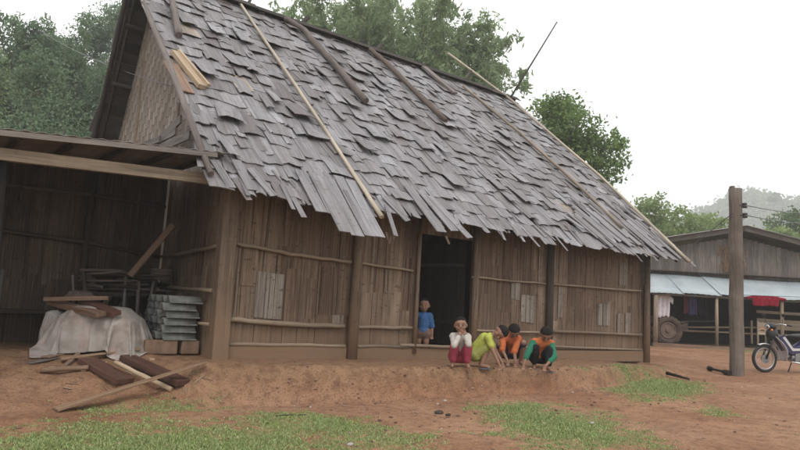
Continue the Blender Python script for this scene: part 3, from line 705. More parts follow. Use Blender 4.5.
# stack of grey-green cement tiles
M['tile'] = plain('cement_tile', (.175, .18, .166), .9, .15, var=.3, scale=8)
M['brick'] = plain('fired_clay', (.20, .13, .09), .9, .2, var=.3, scale=7, bump=.3)
def tile_mesh():
    mb = MB(); Wd, Ln, n = .235, .44, 16; th = .018
    prof = []
    for i in range(n+1):
        u = i/n; x = (u-.5)*Wd; z = .078*max(0, sin((u-.12)/.62*pi))**.8 if .12 < u < .74 else (.014*sin((u-.74)/.26*pi) if u >= .74 else 0)
        prof.append((x, z))
    o = 0
    for (yy) in (-Ln/2, Ln/2):
        for (dz) in (0, th):
            for (x, z) in prof: mb.v.append(V((yy, x, z+dz)))
    m = n+1
    for i in range(n):
        mb.face((m+i, m+i+1, 3*m+i+1, 3*m+i), ((0, 0),)*4, .5, True); mb.face((i+1, i, 2*m+i, 2*m+i+1), ((0, 0),)*4, .5, True)
        mb.face((i, i+1, m+i+1, m+i), ((0, 0),)*4, .5); mb.face((2*m+i+1, 2*m+i, 3*m+i, 3*m+i+1), ((0, 0),)*4, .5)
    mb.face((0, m, 3*m, 2*m), ((0, 0),)*4, .5); mb.face((m-1, 3*m-1, 4*m-1, 2*m-1), ((0, 0),)*4, .5)
    return mb
tl = tile_mesh().build('roof_tile', M['tile'], None); first = True
SX, SY, SZ = 2.97, 8.60, .63
for c in range(4):
    for k in range(6):
        o = tl if first else tl.copy()
        if not first: col.objects.link(o)
        first = False
        o.location = (SX+random.gauss(0, .022)+(.03 if k == 5 else 0), SY+c*.235, SZ+k*.096); o.rotation_euler = (random.gauss(0, .01), 0, random.gauss(0, .025))
        tag(o, 'grey-green arched cement roof tile in the neat stack beside the corner post', 'roof tile', 'roof tiles stacked in the shed')
for (x, L, lb) in ((2.74, .42, 'longer left clay block under the stack of grey-green tiles'), (3.12, .24, 'shorter right clay block under the stack of grey-green tiles')):
    mb = MB(); 
    for (dy) in (0, .5): mb.box((x, 8.58+dy, .535), (L, .17, .18), rnd=.5)
    mb.box((x, 8.93, .50), (L*.95, .4, .10), rnd=.3)
    o = solo(mb, 'clay_block', M['brick'], (x, 8.68, .44), lb, 'block'); b = o.modifiers.new('b', 'BEVEL'); b.width = .018; b.segments = 3
# trestle with firewood and baskets in the dark corner
tr = thing('trestle', 'dark rough wooden trestle in the back corner of the shed', 'trestle', (2.6, 9.9, .42))
for x in (2.05, 2.55, 3.05):
    for y in (9.75, 10.2): mb = MB(); mb.tube([(x, y, .38), (x+random.uniform(-.04, .04), y, 1.14)], .032, 7); mb.build('leg', M['dark'], tr)
mb = MB()
for y in (9.75, 9.98, 10.2): mb.tube([(1.95, y, 1.16), (3.15, y, 1.19)], .035, 7)
mb.tube([(2.0, 9.72, .7), (3.1, 9.72, .75)], .025, 7); mb.tube([(2.05, 9.73, .45), (2.55, 9.73, 1.1)], .02, 6); mb.build('top', M['dark'], tr)
for k in range(34):
    x = random.uniform(1.9, 2.7); y = 9.70+random.uniform(0, .5); z_ = 1.215+.016*(k//2)+random.uniform(0, .02); an = random.gauss(0, .35); L_ = random.uniform(.45, 1.0); mb = MB(); rr0 = random.uniform(.014, .032)
    mb.tube([(x, y, z_), (x+L_*.5*cos(an), y+L_*.5*sin(an), z_+.02), (x+L_*cos(an), y+L_*sin(an)*.8, z_+random.uniform(-.03, .07))], [rr0, rr0*.9, rr0*.7], 6)
    solo(mb, 'firewood_stick', M[('log', 'dark', 'rustlog')[k % 3]], (x, y, 1.2), 'crooked stick of firewood heaped on the dark trestle in the shed', 'firewood', 'firewood on the trestle')
for k in range(14):
    x = random.uniform(1.9, 3.0); mb = MB(); mb.tube([(x, 9.6+random.uniform(0, .1), .45), (x+random.uniform(-.3, .3), 9.72, random.uniform(.9, 1.5))], random.uniform(.014, .028), 6)
    solo(mb, 'firewood_stick', M[('dark', 'log')[k % 2]], (x, 9.65, .45), 'long stick of firewood standing against the front of the dark trestle', 'firewood', 'firewood leaning on the trestle')
M['basket'] = wood('basket_cane', [(0, (.13, .10, .08)), (1, (.19, .15, .12))], 60, 30, .3, (.08, .06, .05), .85, .2)
def basket(c, r, h, label):
    mb = MB(); c = V(c); n = 7
    mb.tube([c, c+V((0, 0, h*.35)), c+V((0, 0, h*.8)), c+V((0, 0, h))], [r*.72, r*.95, r, r*.98], 20, cap=False)
    mb.tube([c+V((0, 0, .004)), c+V((0, 0, .012))], r*.71, 20)
    for k in range(8): mb.torus(c+V((0, 0, h*(k+.5)/8)), r*(.80+.2*min(1, (k+.5)/4)), .007, (0, 0, 1), 24, 5)
    mb.torus(c+V((0, 0, h)), r*.99, .014, (0, 0, 1), 24, 6)
    solo(mb, 'basket', M['basket'], c, label, 'basket')
basket((3.02, 9.72, 1.42), .15, .15, 'round cane basket on the trestle against the side wall')
a, b = onD(130, 276, 9.05), onD(173, 225, 9.35); mb = MB(); mb.bar(a, b, .085, .035, rv); solo(mb, 'leaning_board', M['brownplank'], a, 'narrow brown board leaning up to the right in the dark back of the shed', 'board')
a, b = onD(112, 252, 9.4), onD(134, 276, 9.2); mb = MB(); mb.bar(a, b, .07, .03, rv); solo(mb, 'leaning_board', M['dark'], a, 'short dark board leaning the other way across the trestle', 'board')
a = G(-8, 352)+hv*.9; bn = thing('bench', 'low dark plank bench cut by the left edge of the photo', 'bench', a)
mb = MB(); mb.bar(a+V((-1.0, .3, .45)), a+V((.62, .3, .45)), .3, .04, (0, 1, 0)); mb.build('seat', M['dark'], bn)
for dx in (-.8, .5):
    for dy in (.2, .42): mb = MB(); mb.tube([a+V((dx, dy, -.1)), a+V((dx, dy, .44))], .03, 6); mb.build('leg', M['dark'], bn)
mb = MB(); mb.tube([(1.15, 10.2, 2.65), (1.13, 10.2, 2.35)], .012, 6); mb.sphere((1.13, 10.2, 2.26), (.10, .07, .13), n=9, m=6, fn=lambda d: 1+.2*noise.noise(d*3)); solo(mb, 'hanging_bundle', M['dark'], (1.13, 10.2, 2.5), 'small dark bundle hanging high on the back matting of the shed', 'bundle')
# planks laid on top of the shed roof, by the gable
for k, (p, q, w, lb) in enumerate((((150, 149), (181, 119), .13, 'uppermost grey plank propped on the shed roof against the gable'), ((143, 149), (176, 131), .12, 'grey plank second from the top on the shed roof by the gable'), ((156, 150), (190, 135), .12, 'short grey plank low on the shed roof next to the roof verge'), ((134, 149), (160, 139), .10, 'lowest and farthest left grey plank on the shed roof'))):
    a = onX(*p, 3.0-.05*k); b = onX(*q, 3.02-.05*k); mb = MB(); mb.bar(a, b, w, .03, (0, 0, 1)); solo(mb, 'roof_plank', M['gablewood'], a, lb, 'plank')
# ---------------------------------------------------------------- timber lying in front of the shed
def lying(name, label, cat, px, w, t_, mat, lift=0, side=None, round_=False, taper=1.0, ends=None):
    P = [G(*p) for p in px]; mb = MB()
    lf = lift if hasattr(lift, '__len__') else [lift]*len(P)
    P = [p+V((0, 0, (w if round_ else t_/2)+l)) for p, l in zip(P, lf)]
    if round_: mb.tube([P[0].lerp(P[-1], k/8)+V((0, 0, random.uniform(-.004, .004))) for k in range(9)], [w*lerp(1, taper, k/8)*random.uniform(.93, 1.07) for k in range(9)], 9)
    else: mb.bar(P[0], P[-1], w, t_, side or (P[-1]-P[0]).cross(V((0, 0, 1))), None, taper)
    o = solo(mb, name, M[mat], P[0], label, cat)
    if not round_: b = o.modifiers.new('b', 'BEVEL'); b.width = min(.006, t_*.2); b.segments = 2
    return o
lying('thick_plank', 'thick dark red plank on the ground, the left one of two', 'plank', [(86, 365), (125, 386)], .25, .062, 'redplank', .02)
lying('thick_plank', 'thick dark red plank on the ground, the right one of two', 'plank', [(126, 362), (183, 388)], .22, .068, 'redplank', .02)
lying('bamboo_stick', 'yellow barked bamboo stick lying between the two dark red planks', 'stick', [(114, 371), (171, 393)], .028, .05, 'splitwood', [.07, .0], round_=True)
lying('split_board', 'long tapering brown board lying across the dark red planks', 'board', [(55, 412), (205, 372)], .14, .028, 'orangewood', [.0, .10], taper=.55)
lying('barked_stick', 'short thick orange barked stick at the left of the timber', 'stick', [(40, 373.5), (88, 372)], .030, .05, 'orangewood', [.0, .02], round_=True)
lying('thin_board', 'thin brown board under the sacking, farthest back of the scattered boards', 'board', [(44, 361), (88, 352)], .10, .02, 'brownplank', .03)
lying('thin_board', 'tan thin board lying across the heads of the dark red planks', 'board', [(60, 364), (140, 355)], .09, .022, 'orangewood', [.05, .06])
lying('thin_board', 'short slanting board propped under the thin boards', 'board', [(61, 371), (78, 359)], .05, .03, 'brownplank', [0, .05])
lying('thin_board', 'grey flat splinter board at the far left of the scattered boards', 'board', [(28, 364), (56, 359)], .09, .012, 'gablewood', .0)
lying('thin_board', 'short yellow board end standing between sacking and clay blocks', 'board', [(152, 361), (141, 345)], .06, .02, 'splitwood', [.0, .12])
for k in range(16):
    px, py = random.uniform(25, 215), random.uniform(362, 395); p = G(px, py); an = random.random()*pi; L = random.uniform(.05, .16); q = p+V((cos(an)*L, sin(an)*L, 0)); q.z = gz(q.x, q.y); mb = MB(); mb.bar(p+V((0, 0, .008)), q+V((0, 0, .010)), random.uniform(.012, .03), .005, (0, 1, 0) if abs(cos(an)) > .7 else (1, 0, 0))
    solo(mb, 'wood_chip', M['splitwood' if k % 2 else 'brownplank'], p, 'small wood chip lying on the earth around the dark red planks', 'wood chip', 'wood chips around the planks')
lying('dark_stick', 'thin dark twig on the grass left of the middle', 'twig', [(276, 417), (307, 416)], .010, .02, 'dark', 0, round_=True)
lying('dark_branch', 'dark broken branch on the grass in front of the right house corner', 'branch', [(667, 376), (689, 381)], .035, .02, 'dark', [.02, 0], round_=True, taper=.5)
# dark wooden pestle near the pole
a, b = G(709, 371), G(730, 376); a.z += .055; b.z += .055; mb = MB(); mb.tube([a, a.lerp(b, .12), a.lerp(b, .22), a.lerp(b, .62), a.lerp(b, .8), b], [.055, .048, .024, .026, .055, .05], 10); solo(mb, 'wooden_pestle', M['dark'], a, 'dark waisted piece of wood lying at the foot of the utility pole', 'wood piece')
p = G(438, 424-9)-V((0, 0, .0)); 
for (px, py, s, lb) in ((439, 414, .05, 'dark stone lying alone on the bare earth near the bottom centre'), (448, 416, .03, 'smaller dark stone just right of the lone dark stone'), (592, 424, .03, 'white scrap of plastic on the middle grass patch'), (350, 446, .03, 'pale stone at the bottom edge of the photo')):
    p = G(px, py); mb = MB(); mb.sphere(p+V((0, 0, s*.3)), (s*1.2, s, s*.6), n=8, m=5, fn=lambda d: 1+.3*noise.noise(d*2)); solo(mb, 'scrap' if 'scrap' in lb else 'stone', M['sack'] if ('scrap' in lb or 'pale' in lb) else M['dark'], p, lb, 'scrap' if 'scrap' in lb else 'stone')
# seat board at the right house end
mb = MB(); a = onZ(646, 345, .62); mb.bar((13.3, 8.3, .60), (13.55, 9.6, .60), .28, .12, (1, 0, 0)); solo(mb, 'block_seat', M['brownplank'], (13.4, 8.9, .5), 'thick wooden block seat against the right end wall of the bamboo house', 'seat')
mb = MB(); mb.tube([(13.4, 8.5, .2), (13.4, 8.5, .55)], .1, 8); solo(mb, 'stump', M['log'], (13.4, 8.5, .2), 'stump under the wooden block seat at the right end wall', 'stump')
# ---------------------------------------------------------------- neighbouring house (frame a, b, z)
nh = thing('neighbour_house', 'wooden house with a pale blue metal awning behind the utility pole', 'house', N(13, 23.5, .35))
NB = 23.6; NZ = .36
mb = MB()
def prof(a): return 4.55-abs(a-12.55)*.205
a = 8.7
while a < 18: mb.box(N(a+.11, NB, (3.0+prof(a+.1))/2-.1), (.215, .02, prof(a+.1)-3.0), Matrix((rv, hv, zv)).transposed()); a += .22
mb.build('gable_wall', M['gablewood'], nh)
mb = MB(); mb.box(N(13.2, NB+1.6, 1.6), (9.2, .04, 2.9), Matrix((rv, hv, zv)).transposed(), .1); mb.build('inner_wall', M['deep_shade'], nh)
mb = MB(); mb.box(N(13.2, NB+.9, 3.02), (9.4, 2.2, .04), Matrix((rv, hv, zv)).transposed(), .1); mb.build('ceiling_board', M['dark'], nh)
mb = MB(); mb.box(N(17.8, NB+.5, 1.6), (.05, 2.5, 2.8), Matrix((rv, hv, zv)).transposed(), .1); mb.build('unseen_end_wall', M['dark'], nh)
mb = MB()
for s in (-1, 1):
    mb.bar(N(12.55, NB-.55, 4.72), N(12.55+s*4.6, NB-.55, 4.72-.205*4.6), .22, .05, (0, 0, 1))
mb.build('barge_board', M['gablewood'], nh)
rf = MB()
for s in (-1, 1):
    rf.grid(lambda u, v, s=s: N(12.55+s*5.2*u, NB-.7+v*7, 4.80-.205*5.2*u+.02*sin(v*7/.18*2*pi)), 4, 300, .5)
M['zinc_old'] = plain('old_zinc', (.22, .20, .19), .5, .4, .0, var=.3, scale=1.5); rf.build('roof', M['zinc_old'], nh)
t = NT('blue_zinc'); P = t.geo(); c = t.mix(t.rr(t.noise(P, 1.2, 5), .35, .65), (.31, .36, .38), (.41, .46, .48)); c = t.mix(t.rr(t.noise(P, 5, 4), .6, .75, 0, .4), c, (.28, .27, .25)); M['blue_zinc'] = t.done(c, .5, .4)
aw = MB()
for k, (a0, a1, dz) in enumerate(((8.72, 9.9, -.03), (9.85, 11.2, .0), (11.15, 12.5, .02), (12.45, 13.8, .0), (13.75, 15.1, .015), (15.05, 17.5, 0))):
    aw.grid(lambda u, v, a0=a0, a1=a1, dz=dz: N(a0+(a1-a0)*u, NB-1.55+1.55*v, lerp(2.17, 2.93, v)+dz*(1-v)+.012*abs(sin(u*(a1-a0)/.2*pi))+.02*sin(u*3+k)), 60, 3, random.random())
awn = aw.build('awning', M['blue_zinc'], nh); md = awn.modifiers.new('s', 'SOLIDIFY'); md.thickness = .006
mb = MB(); mb.bar(N(8.8, NB-1.5, 2.12), N(17.4, NB-1.5, 2.12), .07, .05, (0, 0, 1)); mb.build('awning_beam', M['dark'], nh)
for a_, r in ((8.95, .075), (11.05, .055), (13.3, .06), (15.2, .06)): mb = MB(); mb.tube([N(a_, NB-1.45, .2), N(a_, NB-1.45, 2.15)], r, 8); mb.build('post', M['rail'], nh)
mb = MB(); mb.bar(N(8.8, NB-1.6, NZ+.02), N(17.4, NB-1.6, NZ+.02), .16, .12, (0, 0, 1)); mb.build('floor_beam', M['brownplank'], nh)
mb = MB(); mb.box(N(13.1, NB-.2, NZ+.02), (8.5, 2.6, .04), Matrix((rv, hv, zv)).transposed(), .1); mb.build('floor', M['deep_shade'], nh)
for (za, a0, a1) in ((1.10, 10.0, 14.2), (.98, 9.2, 17.4)):
    mb = MB(); mb.tube([N(a0, NB-.6, za-.1), N(a1, NB-.6, za+.12 if za > 1 else za)], .035, 6); mb.build('railing', M['rail'], nh)
mb = MB(); mb.bar(N(12.9, NB-.62, 1.3), N(15.5, NB-.62, 1.28), .36, .03, (0, 0, 1)); mb.bar(N(12.9, NB-.6, 1.72), N(15.5, NB-.6, 1.70), .10, .03, (0, 0, 1)); mb.build('side_board', M['paleboard'], nh)
mb = MB()
for k in range(240):      # dry thatch stuffed under the gable apex
    a_ = random.gauss(12.3, .2); z_ = random.uniform(3.2, 4.15); mb.bar(N(a_, NB-.05, z_), N(a_+random.uniform(-.12, .12), NB-.07, z_-random.uniform(.1, .35)), .02, .008)
tag(mb.build('thatch_patch', M['orangewood'], nh), 'loose dry thatch under the gable')
# laundry and implements under the awning
def cloth(name, label, px, py, b, w, h, c, sleeves=False, pleats=3):
    p = onD(px, py, b); mb = MB(); D = Matrix((rv, hv, zv)).transposed().to_4x4()
    def fn(u, v):
        xw = (u-.5)*w*(1+(.08*sin(v*3)))
        return p+rv*xw+hv*(.035*sin(u*pleats*2*pi+v)*(.3+v))-zv*(v*h*(1+.04*sin(u*7)))
    mb.grid(fn, 24, 16, .5)
    if sleeves:
        for s in (-1, 1): mb.grid(lambda u, v, s=s: p+rv*(s*(w*.46+u*w*.34))-zv*(v*h*.28+u*h*.16)+hv*.02*sin(v*5+u*3), 8, 8, .5)
    o = solo(mb, name, plain(name+'_fabric', c, .9, .1, var=.15), p, label, 'laundry'); m_ = o.modifiers.new('s', 'SOLIDIFY'); m_.thickness = .008
cloth('hanging_shirt', 'white short-sleeved shirt hanging under the left end of the blue awning', 663.5, 294, 22.3, .42, .80, (.62, .57, .60), True)
cloth('hanging_cloth', 'dark red narrow garment hanging between the white shirt and the blue one', 686, 293, 22.6, .14, .72, (.16, .05, .06))
cloth('hanging_cloth', 'blue violet striped garment hanging under the awning', 693, 293, 22.6, .26, .78, (.075, .075, .16))
cloth('hanging_cloth', 'black garment hanging right of the blue violet one', 702.5, 293, 22.7, .26, .8, (.02, .02, .025))
cloth('red_cloth', 'bright red cloth bunched on a line right of the utility pole', 766, 296, 22.0, .85, .34, (.22, .012, .025), True, 5)
mb = MB(); mb.tube([onD(650, 293, 22.4), onD(700, 293, 22.6), onD(712, 294, 22.6)], .008, 5); mb.tube([onD(740, 295, 22.0), onD(800, 297, 22.0), onD(830, 299, 22.0)], .008, 5); solo(mb, 'clothes_line', M['dark'], onD(700, 293, 22.6), 'thin washing line under the blue awning', 'line')
M['rubber'] = plain('rubber', (.03, .028, .027), .8, .3, var=.3)
M['mudrubber'] = plain('muddy_rubber', (.085, .062, .05), .9, .2, var=.4, scale=4)
M['mudrim'] = plain('muddy_rim', (.15, .105, .085), .85, .25, var=.35, scale=5)
hd = thing('hand_tractor', 'muddy two-wheeled hand tractor parked under the blue awning', 'hand tractor', onD(668, 344, 22.3))
wc = onD(667.5, 330.5, 22.2)
for k, c_ in enumerate((wc, wc+hv*.7)):
    mb = MB(); mb.torus(c_, .40, .125, hv, 30, 10); 
    for j in range(22): a_ = 2*pi*j/22; mb.bar(c_+(rv*cos(a_)+zv*sin(a_))*.47-hv*.1, c_+(rv*cos(a_+.12)+zv*sin(a_+.12))*.50+hv*.1, .05, .05)
    wh = mb.build('wheel', M['mudrubber'], hd)
    mb = MB(); mb.tube([c_-hv*.05, c_+hv*.05], [.29, .29], 20); mb.torus(c_-hv*.06, .26, .025, hv, 24, 6); mb.tube([c_-hv*.11, c_+hv*.05], .07, 10); mb.build('rim', M['mudrim'], wh)
mb = MB(); mb.tube([wc, wc+hv*.7], .04, 8); mb.box(wc+hv*.35+zv*.18+rv*.05, (.5, .3, .36), Matrix((rv, hv, zv)).transposed()); mb.box(wc+hv*.35+zv*.2+rv*.55, (.5, .32, .3), Matrix((rv, hv, zv)).transposed()); mb.build('engine', M['mudrubber'], hd)
for s in (.2, .5): mb = MB(); mb.tube([wc+hv*s+zv*.1, wc+hv*s+zv*.35+rv*.9, wc+hv*s+zv*.42+rv*1.9], .025, 7); mb.build('handle', M['dark'], hd)
# crate and bench right of the pole
ct = thing('wooden_crate', 'small pale wooden crate behind the motorcycle wheel', 'crate', onD(766, 334, 22.0))
mb = MB(); c_ = onD(765, 330, 22.0)
for k in range(3): mb.bar(c_+rv*-.25+zv*(k*.14-.1), c_+rv*.25+zv*(k*.14-.1), .12, .02, (0, 0, 1))
mb.build('slat_panel', M['paleboard'], ct)
mb = MB(); 
for s in (-.24, .24): mb.bar(c_+rv*s+hv*.02-zv*.5, c_+rv*s+hv*.02+zv*.3, .05, .05, tuple(rv)); mb.bar(c_+rv*s+hv*.4-zv*.5, c_+rv*s+hv*.4+zv*.3, .05, .05, tuple(rv))
mb.build('frame', M['rail'], ct)
# ---------------------------------------------------------------- utility pole
pb = onZ(737, 375, .205); pb.z = .2; pt = onD(735.5, 184, (pb-CAM).dot(fwd)+.0)
# keep it upright
pt = V((pb.x, pb.y, pt.z))
up = thing('utility_pole', 'thick weathered wooden utility pole with two black insulators', 'pole', pb)
mb = MB(); n = 20; mb.tube([pb+V((0, 0, -.2))]+[pb.lerp(pt, k/14)+V((.004*sin(k*1.1), .004*cos(k*1.3), 0)) for k in range(15)], [.155]+[.142-.012*(k/14)+random.uniform(-.004, .004) for k in range(15)], n)
pm = mb.build('shaft', M['pole'], up)
for s in range(1): mb = MB(); mb.bar(pt-rv*.06-zv*.12, pt-rv*.07+zv*.055, .10, .13, tuple(rv), None, .7); mb.build('split_top', M['pole'], up)
M['black'] = plain('black_ceramic', (.02, .02, .02), .35, .5)
M['metal'] = plain('grey_steel', (.25, .25, .25), .4, .5, .8)
M['wire'] = plain('wire_aluminium', (.10, .10, .11), .5, .4)
DP = (pb-CAM).dot(fwd); ins = []
for (px, py) in ((744.5, 205.5), (745, 215.5)):
    c_ = onD(px, py, DP); i_ = MB(); i_.tube([c_-rv*.10, c_+rv*.02], .012, 6); i_.tube([c_+rv*.0-zv*.05, c_-zv*.025, c_, c_+zv*.025, c_+zv*.05], [.045, .055, .03, .055, .045], 12); i_.build('insulator', M['black'], up); ins.append(c_)
def wire(name, label, a, b, sag, r=.006):
    mb = MB(); mb.tube([a.lerp(b, k/24)-zv*sag*4*(k/24)*(1-k/24) for k in range(25)], r, 5); solo(mb, name, M['wire'], a, label, 'wire')
wire('power_line', 'upper power line running right from the utility pole', ins[0]+rv*.05, onD(830, 211, 26), .12, .010)
wire('power_line', 'lower power line running right from the utility pole', ins[1]+rv*.05, onD(830, 221, 26), .12, .010)
wire('power_line', 'power line running from the utility pole down left behind the shingle roof', onD(733, 213, DP), onD(670, 262, 27), .02, .010)
wire('stay_wire', 'pale thin wire from the gable up into the trees at left', onX(170, 86, 3.2), onD(40, 30, 22), .15, .009)
# ---------------------------------------------------------------- motorcycle
base = onZ(764.5, 369, .30); base.z = gz(base.x, base.y)
mc = thing('motorcycle', 'purple and white motorcycle parked facing left, cut by the right edge', 'motorcycle', base)
U = (rv*.985+hv*.17).normalized(); Wd = V((-U.y, U.x, 0))
def B(x, y, z): return base+U*x+Wd*y+zv*z
M['tyre'] = M['rubber']; M['chrome'] = plain('chrome', (.55, .55, .56), .25, .5, .9, var=.1)
M['purple'] = plain('purple_paint', (.028, .026, .075), .3, .5, var=.1); M['whitep'] = plain('white_plastic', (.50, .49, .50), .4, .5, var=.08); M['blackp'] = plain('black_plastic', (.02, .02, .022), .5, .4)
M['rimcol'] = plain('dusty_rim', (.42, .38, .36), .4, .5, .5, var=.1)
for x in (0, 1.24):
    c_ = B(x, 0, .30); mb = MB(); mb.torus(c_, .268, .034, Wd, 40, 10); w_ = mb.build('wheel', M['tyre'], mc)
    mb = MB(); mb.torus(c_, .232, .016, Wd, 40, 8, sq=1.4); mb.build('rim', M['rimcol'], w_)
    mb = MB()
    for k in range(28): a_ = 2*pi*k/28; d = U*cos(a_)+zv*sin(a_); d2 = U*cos(a_+(.5 if k % 2 else -.5))+zv*sin(a_+(.5 if k % 2 else -.5)); mb.tube([c_+d2*.035+Wd*(.03 if k % 4 < 2 else -.03), c_+d*.225], .0022, 4)
    mb.build('spokes', M['chrome'], w_)
    mb = MB(); mb.tube([c_-Wd*.05, c_+Wd*.05], .045, 14); mb.tube([c_-Wd*.045, c_-Wd*.04], .10, 18); mb.build('hub', M['metal'], w_)
mb = MB()
for s in (-.065, .065): mb.tube([B(0, s, .30), B(.13, s, .62), B(.20, s, .80)], [.02, .022, .024], 8)
mb.tube([B(.16, 0, .70), B(.27, 0, .97)], .03, 8); mb.build('fork', M['blackp'], mc)
mb = MB()
mb.grid(lambda u, v: B(0, 0, .30)+(U*cos(lerp(2.05, -.1, u))+zv*sin(lerp(2.05, -.1, u)))*(.325+.012*sin(v*pi))+Wd*(v-.5)*.11, 18, 6, .5)
o = mb.build('front_fender', M['whitep'], mc); o.modifiers.new('s', 'SOLIDIFY').thickness = .006
mb = MB()   # leg shield sweeping back and down
mb.grid(lambda u, v: B(lerp(.22, .52, u**.8)+.05*sin(u*pi), (v-.5)*lerp(.20, .42, sin(u*pi)), lerp(.82, .27, u))-U*.10*abs(v-.5), 14, 10, .5)
o = mb.build('leg_shield', M['whitep'], mc); o.modifiers.new('s', 'SOLIDIFY').thickness = .01
mb = MB(); mb.sphere(B(.20, 0, .86), (.13, .12, .15), Matrix((U, Wd, zv)).transposed(), 14, 10, fn=lambda d: 1-.15*d.z); mb.build('front_cowl', M['blackp'], mc)
mb = MB(); mb.sphere(B(.17, 0, 1.0), (.10, .14, .085), Matrix((U, Wd, zv)).transposed(), 14, 10); hc = mb.build('headlight_cowl', M['blackp'], mc)
mb = MB(); mb.sphere(B(.09, 0, .99), (.03, .075, .055), Matrix((U, Wd, zv)).transposed(), 12, 8); mb.build('lens', M['chrome'], hc)
mb = MB(); mb.tube([B(.38, -.33, 1.04), B(.26, -.2, 1.07), B(.22, 0, 1.03), B(.26, .2, 1.07), B(.38, .33, 1.04)], .012, 7); hb = mb.build('handlebar', M['chrome'], mc)
for s in (-1, 1):
    mb = MB(); mb.tube([B(.40, s*.35, 1.035), B(.33, s*.28, 1.055)], .018, 8); mb.build('grip', M['blackp'], hb)
    mb = MB(); mb.tube([B(.27, s*.22, 1.07), B(.24, s*.28, 1.22)], .006, 6); mi = mb.build('mirror_stem', M['blackp'], mc)
    mb = MB(); mb.sphere(B(.24, s*.29, 1.26), (.018, .055, .04), Matrix((U, Wd, zv)).transposed(), 12, 8); mb.build('mirror', M['blackp'], mi)
    mb = MB(); mb.sphere(B(.08, s*.14, .93), (.03, .03, .025), n=10, m=6); mb.build('indicator', plain('amber', (.5, .18, .03), .3, .5), mc)
mb = MB(); mb.tube([B(.30, 0, .78), B(.48, 0, .56), B(.72, 0, .52), B(1.0, 0, .66)], [.07, .085, .09, .10], 12); mb.build('frame', M['purple'], mc)
for s in (-1, 1):
    mb = MB(); mb.prism([(.30, .80), (.40, .86), (.62, .60), (.86, .60), (1.15, .78), (1.5, .82), (1.45, .70), (1.0, .50), (.60, .42), (.42, .50)], Matrix.Translation(base+Wd*(s*.09)) @ Matrix((U, zv, Wd*s)).transposed().to_4x4(), .025); mb.build('side_fairing', M['purple'], mc)
    mb = MB(); mb.prism([(.36, .78), (.42, .80), (.62, .56), (.95, .56), (1.2, .70), (.94, .52), (.60, .50)], Matrix.Translation(base+Wd*(s*.12)) @ Matrix((U, zv, Wd*s)).transposed().to_4x4(), .006); mb.build('stripe', M['whitep'], mc)
mb = MB(); mb.tube([B(.62, 0, .36), B(.86, 0, .34)], .085, 12); mb.box(B(.84, 0, .36), (.30, .2, .2), Matrix((U, Wd, zv)).transposed()); mb.tube([B(.50, 0, .38), B(.64, 0, .37)], .055, 12); mb.build('engine', M['metal'], mc)
mb = MB(); mb.tube([B(.60, -.10, .26), B(.9, -.13, .22), B(1.35, -.16, .30), B(1.6, -.16, .36)], [.018, .022, .04, .045], 10); mb.build('exhaust', M['chrome'], mc)
mb = MB(); mb.sphere(B(.98, 0, .82), (.38, .13, .065), Matrix((U, Wd, zv)).transposed(), 16, 10); mb.build('seat', M['blackp'], mc)
mb = MB(); mb.grid(lambda u, v: B(1.24, 0, .30)+(U*cos(lerp(2.3, .2, u))+zv*sin(lerp(2.3, .2, u)))*.34+Wd*(v-.5)*.14, 14, 4, .5); o = mb.build('rear_fender', M['blackp'], mc); o.modifiers.new('s', 'SOLIDIFY').thickness = .006
mb = MB(); mb.tube([B(.75, .08, .25), B(.80, .25, .0)], .012, 6); mb.build('side_stand', M['blackp'], mc)
# ---------------------------------------------------------------- children
def voxel(mb, name, mat, parent, vox, smooth_it=3, fold=0):
    """union of the overlapping shapes in mb as one continuous skin"""
    me = bpy.data.meshes.new('tmp'); me.from_pydata([tuple(p) for p in mb.v], [], mb.f); o = bpy.data.objects.new('tmp', me); col.objects.link(o)
    r = o.modifiers.new('r', 'REMESH'); r.mode = 'VOXEL'; r.voxel_size = vox; r.use_smooth_shade = True
    s = o.modifiers.new('s', 'SMOOTH'); s.iterations = smooth_it; s.factor = .5
    d = bpy.context.evaluated_depsgraph_get(); d.update()
    m2 = bpy.data.meshes.new_from_object(o.evaluated_get(d)); bpy.data.objects.remove(o); m2.name = name
    m2.materials.clear(); m2.materials.append(mat)
    for p in m2.polygons: p.use_smooth = True
    if fold:
        for v in m2.vertices:
            c = v.co; v.co = c+v.normal*fold*(1-2*abs(noise.noise(V((c.x*11+c.z*8, c.y*11, c.z*26)))))
    return link(name, m2, parent)
def caps(mb, a, b, ra, rb, n=12):
    a, b = V(a), V(b); d = (b-a); L = d.length; d.normalize()
    pts = [a-d*ra*.98, a-d*ra*.7, a-d*ra*.3, a, b, b+d*rb*.3, b+d*rb*.7, b+d*rb*.98]; rr_ = [ra*.2, ra*.71, ra*.95, ra, rb, rb*.95, rb*.71, rb*.2]
    mb.tube(pts, rr_, n)
SKIN = plain('child_skin', (.25, .135, .09), .6, .35, var=.08, scale=12); HAIR = plain('black_hair', (.010, .008, .007), .8, .2, var=.3, scale=40, bump=.4, bd=.004)
EYE = plain('dark_eye', (.02, .015, .013), .3, .5); LIP = plain('lips', (.26, .10, .085), .5, .4)
